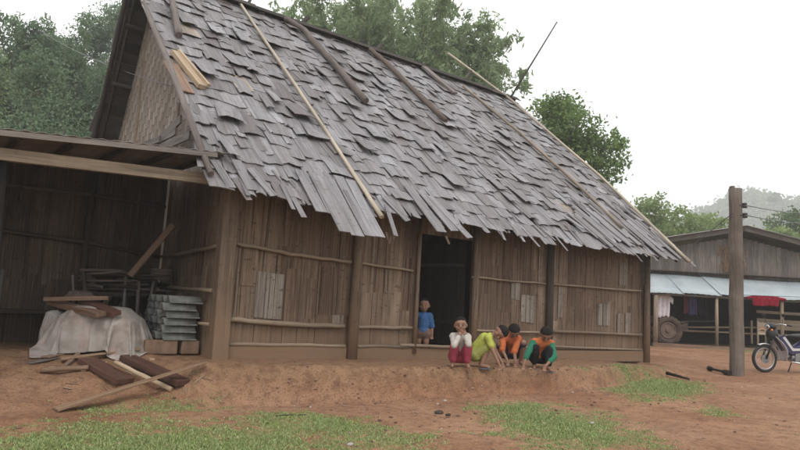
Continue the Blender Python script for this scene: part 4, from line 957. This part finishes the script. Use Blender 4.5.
def child(label, root, j, shirt, legs, sleeve=.62, pants='short', fat=1.12, scl=1.0, short=.85, hf=(0, -1, 0), hu=(0, 0, 1), hs=1.0, sleeve_mat=None, hair=1.0, shoes=None, vest=None, hands=None):
    """j: joints in a local frame (x image right, y away from the camera, z up)"""
    root = V(root); t_ = thing('person', label, 'child', root); caps0 = globals()['caps']
    def caps(mb, a, b, ra, rb, n=12): caps0(mb, a, b, ra*(fat if ra > .015 else 1.0), rb*(fat if rb > .015 else 1.0), n)
    W = lambda p: root+(rv*p[0]+hv*p[1]+zv*p[2])*scl
    J = {k: W(p) for k, p in j.items()}
    mb = MB(); k_ = hs*1.14
    caps(mb, J['pelvis'], J['waist'], .080, .072); caps(mb, J['waist'], J['chest'], .072, .078); caps(mb, J['shL'], J['shR'], .042, .042)
    caps(mb, J['chest'], J['neck'], .05, .032); caps(mb, J['neck'], J['head'], .032, .035)
    caps(mb, J['hipL'], J['hipR'], .070, .070)
    for s in 'LR':
        caps(mb, J['sh'+s], J['el'+s], .034, .027); caps(mb, J['el'+s], J['wr'+s], .027, .018)
        caps(mb, J['hip'+s], J['kn'+s], .062, .043); caps(mb, J['kn'+s], J['an'+s], .042, .026); caps(mb, J['an'+s], J['to'+s], .026, .020)
        d = (J['wr'+s]-J['el'+s]).normalized(); hd_ = V((hands or {}).get(s, (0, 0, -1))); hd_ = (rv*hd_.x+hv*hd_.y+zv*hd_.z); hd_ = (hd_+d*.8).normalized()
        sd = hd_.cross(fwd).normalized() if abs(hd_.dot(fwd)) < .9 else rv.copy(); nr_ = hd_.cross(sd)
        palm = J['wr'+s]+hd_*.034
        caps(mb, palm-sd*.011-hd_*.012, palm-sd*.013+hd_*.012, .012, .011, 8); caps(mb, palm+sd*.011-hd_*.012, palm+sd*.013+hd_*.012, .012, .011, 8); caps(mb, J['wr'+s], palm, .016, .014, 8)
        for f, (off, ln) in enumerate(((-.021, .030), (-.007, .036), (.007, .034), (.020, .026))):
            a = palm+sd*off+hd_*.014; b = a+hd_*ln*.55+sd*off*.12+nr_*.003; c = b+hd_*ln*.45+nr_*.012; caps(mb, a, b, .0068, .0062, 6); caps(mb, b, c, .0062, .0056, 6)
        ts = 1 if s == 'L' else -1; a = palm+sd*ts*.018-hd_*.012; b = a+(sd*ts*.8+hd_*.6).normalized()*.024; caps(mb, a, b, .0075, .0065, 6)
    # head
    F_ = V(hf); U_ = V(hu); F_ = (rv*F_.x+hv*F_.y+zv*F_.z).normalized(); U_ = (rv*U_.x+hv*U_.y+zv*U_.z); U_ = (U_-F_*U_.dot(F_)).normalized(); R_ = F_.cross(U_)
    HM = Matrix((R_, F_, U_)).transposed(); H = J['head']
    hp = lambda x, y, z: H+(R_*x+F_*y+U_*z)*k_
    mb.sphere(hp(0, -.008, .012), (.078*k_, .090*k_, .088*k_), HM, 20, 14); mb.sphere(hp(0, .018, -.045), (.056*k_, .060*k_, .055*k_), HM, 16, 10)
    for s in (-1, 1): mb.sphere(hp(.036*s, .050, -.03), (.027*k_, .025*k_, .024*k_), HM, 10, 8); mb.sphere(hp(.078*s, -.005, -.012), (.010*k_, .018*k_, .026*k_), HM, 10, 8)
    caps(mb, hp(0, .076, .005), hp(0, .092, -.022), .009*k_, .013*k_, 8); mb.sphere(hp(0, .070, -.050), (.022*k_, .016*k_, .012*k_), HM, 10, 6)
    voxel(mb, 'body', SKIN, t_, .0055)
    for s in (-1, 1):
        mb = MB(); mb.sphere(hp(.032*s, .0775, .0), (.011*k_, .005*k_, .0045*k_), HM, 10, 6); mb.build('eye', EYE, t_)
        mb = MB(); mb.tube([hp(.018*s, .083, .021), hp(.034*s, .080, .025), hp(.048*s, .070, .020)], .0022*k_, 6); mb.build('eyebrow', HAIR, t_)
    mb = MB(); mb.tube([hp(-.018, .081, -.051), hp(0, .087, -.049), hp(.018, .081, -.051)], [.003*k_, .004*k_, .003*k_], 6); mb.build('mouth', LIP, t_)
    def hfn(d):     # d in head frame: hair stands proud of the skull except over the face
        e = d.z*1.0-d.y*.62+.22*noise.noise(d*5); c = sm((e+.05)/.2) if d.y > 0 else sm((d.z+.45)/.25)
        return lerp(.92, 1.04*hair+.025*noise.noise(d*11), c)
    mb = MB(); mb.sphere(hp(0, -.010, .018), (.081*k_, .093*k_, .089*k_), HM, 40, 30, fn=hfn); mb.build('hair', HAIR, t_)
    # clothes follow the body
    sh_ = MB(); caps(sh_, J['waist']+(J['pelvis']-J['waist'])*.75, J['waist'], .094, .084); caps(sh_, J['waist'], J['chest'], .084, .084); caps(sh_, J['shL'], J['shR'], .052, .052); caps(sh_, J['chest'], J['neck'].lerp(J['chest'], .35), .07, .048)
    for s in 'LR':
        e = J['sh'+s].lerp(J['el'+s], min(1, sleeve/.6) if sleeve > .6 else sleeve); 
        if not sleeve_mat: caps(sh_, J['sh'+s], e, .046, .042 if sleeve < .8 else .037)
        if sleeve > 1.2 and not sleeve_mat: caps(sh_, J['el'+s], J['el'+s].lerp(J['wr'+s], sleeve-1), .037, .030)
    voxel(sh_, 'shirt', shirt, t_, .010, 2, .005)
    if sleeve_mat:
        for s in 'LR': m_ = MB(); caps(m_, J['sh'+s], J['el'+s], .049, .042); caps(m_, J['el'+s], J['el'+s].lerp(J['wr'+s], .45), .041, .035); voxel(m_, 'sleeve', sleeve_mat, t_, .010, 2, .005)
    pn = MB(); caps(pn, J['hipL'], J['hipR'], .088, .088); caps(pn, J['pelvis'], J['waist'].lerp(J['pelvis'], .6), .092, .088)
    for s in 'LR':
        if pants == 'short': caps(pn, J['hip'+s], J['hip'+s].lerp(J['kn'+s], short), .074, .064)
        else: caps(pn, J['hip'+s], J['kn'+s], .072, .054); caps(pn, J['kn'+s], J['kn'+s].lerp(J['an'+s], .75), .053, .042)
    voxel(pn, 'trousers' if pants == 'long' else 'shorts', legs, t_, .010, 2, .005)
    if shoes:
        for s in 'LR':
            d = (J['to'+s]-J['an'+s]); d.z = 0; d.normalize(); m_ = MB(); c_ = (J['an'+s]+J['to'+s])/2; c_.z = min(J['an'+s].z, J['to'+s].z)-.028
            q = V((-d.y, d.x, 0)); m_.sphere(c_, (.092, .036, .012), Matrix((d, q, zv)).transposed(), 16, 8)
            m_.tube([c_+d*.045-q*.034, c_+d*.035+zv*.045, c_+d*.045+q*.034], .010, 6); m_.build('sandal', shoes, t_)
    return t_
def fab(n, c): return plain(n, c, .9, .15, var=.14, scale=9, bump=.35, bd=.012)
# girl in white top and pink-red trousers, chin on her hands
g = onZ(459.5, 368.5, .40); g = G(459.5, 368.5)
child('small child in a white top and pinkish red trousers crouching with hands under the chin', g,
 dict(pelvis=(0, .16, .17), waist=(0, .12, .27), chest=(0, .07, .39), neck=(0, .03, .49), head=(-.01, .0, .595), shL=(-.10, .06, .425), shR=(.10, .06, .425),
      elL=(-.10, -.13, .31), elR=(.10, -.12, .33), wrL=(-.035, -.09, .44), wrR=(.055, -.09, .45), hipL=(-.06, .14, .15), hipR=(.06, .14, .15), knL=(-.10, -.08, .285), knR=(.10, -.08, .29),
      anL=(-.10, .0, .05), anR=(.10, -.01, .05), toL=(-.115, -.10, .025), toR=(.115, -.11, .025)), fab('white_knit', (.45, .42, .38)), fab('pink_red_cotton', (.30, .05, .08)), sleeve=1.85, pants='long', hf=(-.1, -1, -.05), hu=(-.05, 0, 1), hs=.98, hair=.95, hands=dict(L=(.3, .1, 1), R=(-.3, .1, 1)))
g = G(482, 368.5)
child('child in a lime yellow shirt squatting and reaching down to the right', g,
 dict(pelvis=(-.09, .08, .19), waist=(-.06, .07, .30), chest=(.03, .03, .42), neck=(.14, -.01, .49), head=(.245, -.03, .53), shL=(.06, -.10, .44), shR=(.09, .12, .44),
      elL=(.13, -.16, .26), elR=(.20, .10, .25), wrL=(.215, -.19, .085), wrR=(.29, .02, .10), hipL=(-.10, .02, .18), hipR=(-.08, .14, .18), knL=(.08, -.05, .32), knR=(.12, .18, .32),
      anL=(-.02, -.06, .05), anR=(.0, .16, .05), toL=(.09, -.08, .03), toR=(.10, .17, .03)), fab('lime_cotton', (.38, .41, .085)), fab('lime_shorts', (.28, .30, .09)), sleeve=.6, hf=(-.25, -.62, -.72), hu=(.75, -.25, .35), hs=.95, shoes=plain('blue_sandal', (.10, .12, .15), .6))
g = G(511, 366)
child('child in an orange shirt squatting with both hands in the soil beside the lime shirt', g,
 dict(pelvis=(.03, .26, .20), waist=(.02, .22, .30), chest=(.0, .12, .40), neck=(.0, .03, .455), head=(.02, -.05, .535), shL=(-.12, .08, .41), shR=(.11, .08, .42),
      elL=(-.15, -.04, .24), elR=(.03, -.08, .22), wrL=(-.09, -.17, .09), wrR=(.035, -.18, .07), hipL=(-.05, .26, .18), hipR=(.10, .26, .18), knL=(-.17, .08, .31), knR=(.19, .05, .36),
      anL=(-.14, .18, .06), anR=(.17, .14, .05), toL=(-.16, .07, .03), toR=(.19, .04, .03)), fab('orange_cotton', (.46, .13, .05)), fab('dark_shorts', (.04, .04, .055)), sleeve=.62, hf=(.05, -.55, -.8), hu=(.05, -.85, .55), hs=.95)
g = G(540, 371)
child('child with green sleeves, orange vest and black trousers digging with both hands', g,
 dict(pelvis=(.02, .22, .20), waist=(.03, .18, .30), chest=(.04, .09, .41), neck=(.05, .02, .47), head=(.065, -.05, .545), shL=(-.08, .06, .42), shR=(.165, .05, .41),
      elL=(-.20, -.06, .26), elR=(.19, -.07, .22), wrL=(-.275, -.14, .09), wrR=(.04, -.18, .085), hipL=(-.04, .22, .18), hipR=(.09, .22, .18), knL=(-.09, -.01, .33), knR=(.12, -.05, .31),
      anL=(-.07, .10, .05), anR=(.10, -.10, .045), toL=(-.09, -.01, .03), toR=(.13, -.20, .025)), fab('orange_vest', (.46, .14, .055)), fab('black_cotton', (.014, .014, .017)), sleeve=.2, pants='long', sleeve_mat=fab('green_sleeve', (.03, .16, .095)), hf=(-.05, -.6, -.75), hu=(0, -.8, .6), hs=.95, shoes=plain('grey_sandal', (.13, .13, .15), .6))
child('toddler in a blue T-shirt standing in the dark doorway', (6.93, 8.28, .455),
 dict(pelvis=(0, .02, .36), waist=(0, .02, .44), chest=(0, .01, .57), neck=(0, .005, .68), head=(.0, -.01, .79), shL=(-.10, .01, .615), shR=(.10, .01, .615),
      elL=(-.14, .02, .47), elR=(.145, .02, .46), wrL=(-.15, -.03, .35), wrR=(.15, -.01, .33), hipL=(-.055, .02, .34), hipR=(.055, .02, .34), knL=(-.06, -.01, .195), knR=(.06, -.01, .195),
      anL=(-.06, .02, .05), anR=(.06, .02, .05), toL=(-.07, -.06, .025), toR=(.07, -.06, .025)), fab('blue_cotton', (.05, .12, .26)), fab('brown_shorts', (.16, .10, .08)), sleeve=.7, pants='short', hf=(-.1, -1, .0), hs=1.0, hair=.93, fat=1.16, scl=1.03, short=.35)
# black cloth on the doorstep
c_ = G(437, 357.5)+hv*.25; mb = MB()
mb.sphere(c_+zv*.03, (.34, .12, .06), Matrix((rv, hv, zv)).transposed(), 30, 14, fn=lambda d: 1+.35*noise.noise(d*3.1)+.15*noise.noise(d*8)); solo(mb, 'black_cloth', fab('black_cloth', (.018, .018, .02)), c_, 'crumpled black cloth lying at the doorstep beside the crouching child', 'cloth')
# ---------------------------------------------------------------- trees
def leafmat(name, a, b):
    t = NT(name); r = t.attr('rnd'); c = t.ramp(r, [(0, a), (1, b)]); t.done(c, .55, .25)
    tb = t.n('ShaderNodeBsdfTranslucent'); t.l(c, tb.inputs['Color']); mx = t.n('ShaderNodeMixShader'); mx.inputs[0].default_value = .45
    t.l(t.b.outputs[0], mx.inputs[1]); t.l(tb.outputs[0], mx.inputs[2]); t.l(mx.outputs[0], t.t.nodes['Material Output'].inputs[0]); return t.m
LF_BAMBOO = leafmat('bamboo_leaf', (.18, .25, .12), (.31, .40, .21)); LF_DARK = leafmat('broadleaf', (.06, .11, .035), (.14, .22, .075)); LF_MID = leafmat('mid_leaf', (.10, .165, .05), (.21, .31, .10)); LF_LIGHT = leafmat('light_leaf', (.16, .23, .08), (.28, .37, .14)); LF_FOREST = leafmat('forest_leaf', (.09, .145, .085), (.19, .27, .15))
def leaves(name, cs, sz, mat, parent, rng, asp=.45, droop=0.0, tone=None):
    """one small four-cornered leaf at each centre"""
    n = len(cs); cs = np.asarray(cs, dtype=np.float64)
    d = rng.normal(size=(n, 3)); d[:, 2] -= droop; d /= np.linalg.norm(d, axis=1)[:, None]
    e = rng.normal(size=(n, 3)); e -= d*np.sum(e*d, 1)[:, None]; e /= np.linalg.norm(e, axis=1)[:, None]
    s = sz*rng.uniform(.6, 1.3, n)[:, None]
    q = np.stack([cs-d*s*.5, cs+e*s*asp*.5, cs+d*s*.5, cs-e*s*asp*.5], 1).reshape(-1, 3)
    r = rng.uniform(0, 1, n) if tone is None else np.clip(tone+rng.normal(0, .15, n), 0, 1)
    return mesh_np(name, q, np.arange(n*4).reshape(-1, 4), mat, parent, r)
def broad_tree(name, label, base, blobs, th, mat, n, sz, seed, group=None, trunk_r=.18, gap=.5, asp=.55):
    """blobs: (dx, dy, z, rx, rz) crown lobes; leaves in clumps on many twigs"""
    rng = np.random.default_rng(seed); rd = random.Random(seed); base = V(base); t_ = thing(name, label, 'tree', base, group)
    mb = MB(); top = V((base.x, base.y, base.z+th)); mb.tube([base-zv*.3, base.lerp(top, .5)+V((rd.uniform(-.1, .1), 0, 0)), top], [trunk_r, trunk_r*.75, trunk_r*.6], 8)
    cs = []; tone = []
    vol = [b[3]**2*b[4] for b in blobs]; tot = sum(vol)
    for b, v_ in zip(blobs, vol):
        c = base+rv*b[0]+hv*b[1]+zv*b[2]; mb.tube([top-zv*.4, top.lerp(c, .5)+V((0, 0, .2)), c+zv*b[4]*.4], [trunk_r*.4, trunk_r*.25, .02], 6)
        m = int(n*v_/tot/55)+3
        for k in range(m):
            u = V((rd.gauss(0, 1), rd.gauss(0, 1), rd.gauss(0, 1))).normalized()*(rd.random()**.45)
            if noise.noise(u*2.3+V((seed, b[0], b[2]))) < -.32+.25*gap: continue
            cc = c+V((u.x*b[3], u.y*b[3], u.z*b[4])); s_ = rd.uniform(.10, .24)*b[3]**.5*1.3
            if k % 9 == 0: mb.tube([c-zv*b[4]*.3, cc], [.03, .008], 4)
            pts = rng.normal(size=(int(55*rd.uniform(.6, 1.4)), 3))*np.array([s_, s_, s_*.6])+np.array(cc); cs.append(pts); tone.append(np.full(len(pts), rd.uniform(.1, .9)))
    mb.build('trunk', M['trunk'], t_); leaves('crown', np.concatenate(cs), sz, mat, t_, rng, asp, .2, np.concatenate(tone)); return t_
def bamboo(name, label, base, h, n, seed, group, mat=None, lsz=.34, per=230, spread=.22, lean=None):
    rng = np.random.default_rng(seed); rd = random.Random(seed); base = V(base); t_ = thing(name, label, 'bamboo', base, group)
    mb = MB(); cs = []; tone = []
    for k in range(n):
        a = rd.random()*2*pi; o = V((cos(a), sin(a), 0))*rd.uniform(.1, 1.0); H_ = h*rd.uniform(.72, 1.02); sp = spread*H_*rd.uniform(.3, 1.2); dr = V((cos(a+rd.gauss(0, .5)), sin(a+rd.gauss(0, .5)), 0))
        if lean is not None: dr = (dr+lean).normalized()
        P = []
        for i in range(13):
            u = i/12; P.append(base+o+dr*sp*u**2.3+zv*(H_*(u-.10*u**6*1.2)))
        mb.tube(P, [lerp(.055, .008, i/12) for i in range(13)], 5); tn = rd.uniform(.15, .85)
        for i in range(per//9):
            u = rd.uniform(.32, 1)**.8; j_ = min(11, int(u*12)); p = P[j_].lerp(P[j_+1], u*12-j_ if u < 1 else 1); b = rd.random()*2*pi; L = rd.uniform(.3, 1.5)*(1.15-u*.6)
            tw = V((cos(b)*L, sin(b)*L, -.15*L+rd.uniform(-.3, .35))); m = 14
            w = rng.uniform(.15, 1, m)[:, None]; pts = np.array(p)[None]+np.array(tw)[None]*w+np.array([[0, 0, -.25]])*w**2+rng.normal(0, .13, (m, 3)); cs.append(pts); tone.append(np.full(m, tn+rd.uniform(-.2, .2)))
    mb.build('culms', M['trunk'] if seed % 2 else M['culm'], t_); leaves('foliage', np.concatenate(cs), lsz, mat or LF_BAMBOO, t_, rng, .30, .7, np.concatenate(tone)); return t_
M['culm'] = plain('green_culm', (.10, .12, .06), .6, .3)
GB = 'bamboo clumps behind the shingle roof'
for k, (a, b, h, n, lb) in enumerate(((-4.6, 38, 24, 24, 'bamboo clump rising behind the thick grey roof log, tallest of the row'), (-2.0, 42, 24.5, 20, 'hazier bamboo clump behind and between the two tallest clumps'), (1.0, 38, 22, 24, 'bamboo clump rising behind the brown roof log'), (2.9, 39, 20.5, 22, 'bright bamboo clump rising above the short roof plank'), (4.7, 41, 15, 10, 'lowest bamboo clump at the right end of the row, nearest the sky gap'), (-7.5, 42, 15, 12, 'low bamboo clump just left of the tallest clump'))):
    bamboo('bamboo_clump', lb, N(a, b, gz(*N(a, b).xy)), h, int(n*2.4), 20+k, GB, lsz=.42, per=330, spread=.17)
LFG = 'trees of the wood behind the shed'
wl = [(-20.5, 30, 12.5, 'bushy tree cut by the left edge of the photo'), (-17.4, 29, 11, 'dark bushy tree second from the left edge behind the shed'), (-15.5, 33, 15, 'tall slim tree in the middle of the wood behind the shed'), (-13.0, 29, 9.5, 'low bushy tree nearest to the gable behind the shed'), (-19, 38, 21, 'tall pale tree far back at the left edge'), (-21.5, 44, 22, 'farthest tree of the wood at the left edge'), (-24.5, 43, 22, 'farthest tree of the wood, outside the left edge'), (-17.6, 46, 20, 'farthest tree in the middle of the wood'), (-16.5, 40, 17, 'hazy tall tree far back in the middle of the wood')]
for k, (a, b, h, lb) in enumerate(wl):
    rd = random.Random(k); bl = []
    for i in range(9): z = h*rd.uniform(.28, .9); bl.append((rd.uniform(-1.7, 1.7)*(1.15-z/h*.5), rd.uniform(-1.4, 1.4), z, rd.uniform(1.1, 1.9)*(1.2-.45*z/h), rd.uniform(1.0, 1.8)))
    broad_tree('forest_tree', lb, N(a, b, gz(*N(a, b).xy)), bl, h*.5, LF_BAMBOO if k in (3, 0) else LF_FOREST, 34000, .17, 40+k, LFG, .16)
for k, (a, b, h, lb) in enumerate(((-22, 34, 17, 'bamboo clump at the far left edge behind the wood trees'), (-18.6, 34.5, 17.5, 'bamboo clump arching over the wood left of the gable'), (-15.2, 37, 16.5, 'bamboo clump nearest the gable, arching left'), (-24, 28, 12, 'bamboo clump outside the left edge'))):
    bamboo('bamboo_clump', lb, N(a, b, gz(*N(a, b).xy)), h, 34, 60+k, 'bamboo clumps behind the shed', LF_FOREST, .30, 560, .16, lean=-rv*.5)
# slender bare-stemmed saplings in front of the wood
for k, (px, a) in enumerate(((14, 0), (37, 0), (52, 0), (86, 0), (101, 0))):
    b = 25+k*.7; aa = (px-400)/640*b; c_ = N(aa, b, .2); mb = MB(); mb.tube([c_, c_+rv*random.uniform(-.3, .5)+zv*4, c_+rv*random.uniform(-.8, .9)+zv*7.5], [.07, .05, .02], 6)
    for j_ in range(4): z_ = 3+j_; mb.tube([c_+zv*z_, c_+zv*(z_+1)+rv*random.uniform(-1, 1)], [.03, .012], 5)
    t_ = thing('sapling', ('slender pale sapling stem nearest the left edge behind the shed', 'slender sapling stem second from the left edge', 'slender sapling stem in the middle of the wood edge', 'forked sapling stem left of the gable', 'sapling stem closest to the gable')[k], 'tree', c_, 'saplings at the edge of the wood')
    mb.build('trunk', M['log'], t_); rng = np.random.default_rng(k); pts = np.array(c_)[None]+rng.normal(size=(1300, 3))*np.array([.6, .6, 1.2])+np.array([[0, 0, 6.2]]); leaves('crown', pts, .16, LF_FOREST, t_, rng, .5)
b = 30; s_ = b/640
broad_tree('broadleaf_tree', 'dark green round-crowned tree above the right roof slope', N(172*s_, b, .5), [(-22*s_, 0, 10.05, 1.35, 1.0), (-8*s_, .5, 10.6, 1.2, .75), (10*s_, .3, 8.6, 1.2, 1.1), (-5*s_, -.3, 9.3, 1.5, 1.1), (32*s_, 0, 8.5, 1.0, .9), (44*s_, .2, 9.3, .55, .75), (40*s_, 0, 7.6, .8, .8), (20*s_, 0, 7.3, 1.3, 1.0), (-25*s_, 0, 8.4, 1.0, .9)], 6.2, LF_MID, 26000, .19, 5, None, .22, 1.35)
b = 46
for k, (px, py, r, h2, lb) in enumerate(((655, 214, 1.9, 1.5, 'pale hazy thin tree behind the right roof slope'), (690, 226, 2.0, 1.3, 'light green bush-like tree just left of the neighbouring house roof'), (668, 234, 2.2, 1.2, 'light green tree low behind the roof corner'), (712, 228, 1.6, 1.2, 'light green tree beside the utility pole'), (640, 222, 1.5, 1.5, 'light green tree half hidden by the roof edge'))):
    c_ = onD(px, py, b+k*1.5); base_ = V((c_.x, c_.y, .6)); H_ = c_.z-.6
    broad_tree('background_tree', lb, base_, [(0, 0, H_, r, h2), (-r*.7, .3, H_-1.2, r*.8, h2), (r*.7, 0, H_-1.0, r*.8, h2*.9), (0, 0, H_-2.2, r*1.2, h2*1.2)], H_-2, LF_LIGHT, 9000, .26, 80+k, 'light green trees between the houses', .18, .8)
c_ = onD(795, 226, 60); broad_tree('background_tree', 'dark round tree behind the neighbouring roof at the right edge', V((c_.x, c_.y, 1)), [(0, 0, c_.z-1, 2.3, 1.6), (2.2, 0, c_.z-1.3, 2.2, 1.6), (-.9, 0, c_.z-2.4, 1.8, 1.4), (1.5, 0, c_.z-3, 3, 1.8)], c_.z-4, LF_DARK, 12000, .3, 90, None, .3, .4)
c_ = onD(768, 240, 52); broad_tree('background_tree', 'pale green low tree behind the peak of the neighbouring roof', V((c_.x, c_.y, 1)), [(0, 0, c_.z-1, 1.7, 1.2), (-1.8, 0, c_.z-1.8, 1.5, 1.1), (1.8, 0, c_.z-1.5, 1.6, 1.2)], c_.z-3, LF_LIGHT, 7000, .3, 91, None, .25, .4)
# wooded hill far right
def hill_z(a): return tab(a, [20, 60, 88, 100, 112, 122, 132, 150, 200, 300, 420], [4, 14, 26, 33, 39, 46, 45, 43, 46, 30, 5])
HB = 400
hm = MB(); 
def hfn2(u, v):
    a = lerp(20, 300, u); z = 1.74*hill_z(a)*sin(v*pi)**.8; a *= 1.74; p = N(a, HB-70+140*v, 0); n_ = 3.0*noise.noise(V((p.x*.05, p.y*.05, 1)))+2.2*noise.noise(V((p.x*.16, p.y*.16, 2)))+1.2*noise.noise(V((p.x*.4, p.y*.4, 2)))
    return N(a, HB-70+140*v, max(-2, z+n_*sin(v*pi)))
hm.grid(hfn2, 260, 60)
t = NT('forest_canopy'); P = t.geo(); c = t.mix(t.rr(t.noise(P, .25, 5), .35, .65), (.045, .075, .035), (.10, .14, .06)); t.bump(t.noise(P, .6, 5), 1, 1.5)
tag(hm.build('hill', t.done(c, 1, .05)), kind='structure')
rng = np.random.default_rng(11); cs = []; tn = []
for k in range(1900):
    u = rng.uniform(.15, .8); v = rng.uniform(.15, .62); p = hfn2(u, v); R = rng.uniform(2.2, 5.0)
    m = 26; pts = rng.normal(size=(m, 3))*R*.45+np.array([[p.x, p.y, p.z+R*.6]]); cs.append(pts); tn.append(np.full(m, rng.uniform(.1, .9)))
tag(leaves('forest', np.concatenate(cs), 2.6, LF_FOREST, None, rng, .7, 0, np.concatenate(tn)), 'hazy forest covering the distant hill at the right', 'forest', kind='stuff')
c_ = onD(774, 200, 330); broad_tree('hilltop_tree', 'single tall tree standing out on the crest of the distant hill', V((c_.x, c_.y, c_.z-12)), [(0, 0, 12, 3.2, 2.4), (1.3, 0, 15, 1.9, 1.7)], 11, LF_FOREST, 1600, 1.1, 95, None, .3, .5)
# ---------------------------------------------------------------- haze
hz = bpy.data.meshes.new('haze'); x0, x1, y0, y1, z0, z1 = -120, 800, -200, 600, -4, 115
hz.from_pydata([(x0, y0, z0), (x1, y0, z0), (x1, y1, z0), (x0, y1, z0), (x0, y0, z1), (x1, y0, z1), (x1, y1, z1), (x0, y1, z1)], [], [(3, 2, 1, 0), (4, 5, 6, 7), (0, 1, 5, 4), (1, 2, 6, 5), (2, 3, 7, 6), (3, 0, 4, 7)])
hmz = bpy.data.materials.new('haze'); hmz.use_nodes = True; nt = hmz.node_tree; nt.nodes.clear(); out = nt.nodes.new('ShaderNodeOutputMaterial'); pv = nt.nodes.new('ShaderNodeVolumePrincipled'); pv.inputs['Density'].default_value = HAZE; pv.inputs['Color'].default_value = (.93, .95, .97, 1); nt.links.new(pv.outputs[0], out.inputs['Volume']); hz.materials.append(hmz)
if HAZE > 0: tag(link('haze', hz), 'thin pale morning mist in the air', 'haze', kind='stuff')
# ---------------------------------------------------------------- sky, sun, camera
w = bpy.data.worlds.new('World'); sc.world = w; w.use_nodes = True; nt = w.node_tree; bg = nt.nodes['Background']
sky = nt.nodes.new('ShaderNodeTexSky'); sky.sky_type = 'NISHITA'; sky.sun_disc = False; SE, SR = 55, 215
sky.sun_elevation = radians(SE); sky.sun_rotation = radians(SR); sky.dust_density = 5
tcn = nt.nodes.new('ShaderNodeTexCoord'); nz = nt.nodes.new('ShaderNodeTexNoise'); nz.inputs['Scale'].default_value = 1.6; nz.inputs['Detail'].default_value = 4; nt.links.new(tcn.outputs['Generated'], nz.inputs['Vector'])
cr_ = nt.nodes.new('ShaderNodeValToRGB'); cr_.color_ramp.elements[0].position = .3; cr_.color_ramp.elements[1].position = .7
cr_.color_ramp.elements[0].color = (.92, .93, .945, 1); cr_.color_ramp.elements[1].color = (1, 1, 1, 1); nt.links.new(nz.outputs['Fac'], cr_.inputs[0])
sc_ = nt.nodes.new('ShaderNodeVectorMath'); sc_.operation = 'SCALE'; sc_.inputs['Scale'].default_value = CLOUD; nt.links.new(cr_.outputs[0], sc_.inputs[0])
mx = nt.nodes.new('ShaderNodeMix'); mx.data_type = 'RGBA'; mx.inputs[0].default_value = .92; nt.links.new(sky.outputs[0], mx.inputs[6]); nt.links.new(sc_.outputs[0], mx.inputs[7]); nt.links.new(mx.outputs[2], bg.inputs['Color']); bg.inputs['Strength'].default_value = .10
sn = bpy.data.lights.new('sun', 'SUN'); sn.energy = SUN; sn.angle = radians(25); sn.color = (1, .97, .93); so = bpy.data.objects.new('sun', sn); col.objects.link(so)
az = radians(SR); sdir = V((sin(az)*cos(radians(SE)), cos(az)*cos(radians(SE)), sin(radians(SE)))); so.rotation_euler = sdir.to_track_quat('Z', 'Y').to_euler()
cam = bpy.data.cameras.new('camera'); cam.sensor_width = 36; cam.lens = FOC/800*36; cam.clip_end = 3000; cam.clip_start = .05; co = bpy.data.objects.new('camera', cam); col.objects.link(co)
mw = Matrix((cr, cu, -fwd)).transposed().to_4x4(); mw.translation = CAM; co.matrix_world = mw; sc.camera = co
sc.view_settings.view_transform = 'Standard'; sc.view_settings.look = 'None'; sc.view_settings.exposure = EXPO; sc.view_settings.gamma = 1
sc.render.engine = 'CYCLES'; sc.cycles.use_denoising = True; sc.cycles.max_bounces = 6; sc.cycles.diffuse_bounces = 3; sc.cycles.volume_bounces = 1; sc.cycles.transparent_max_bounces = 4
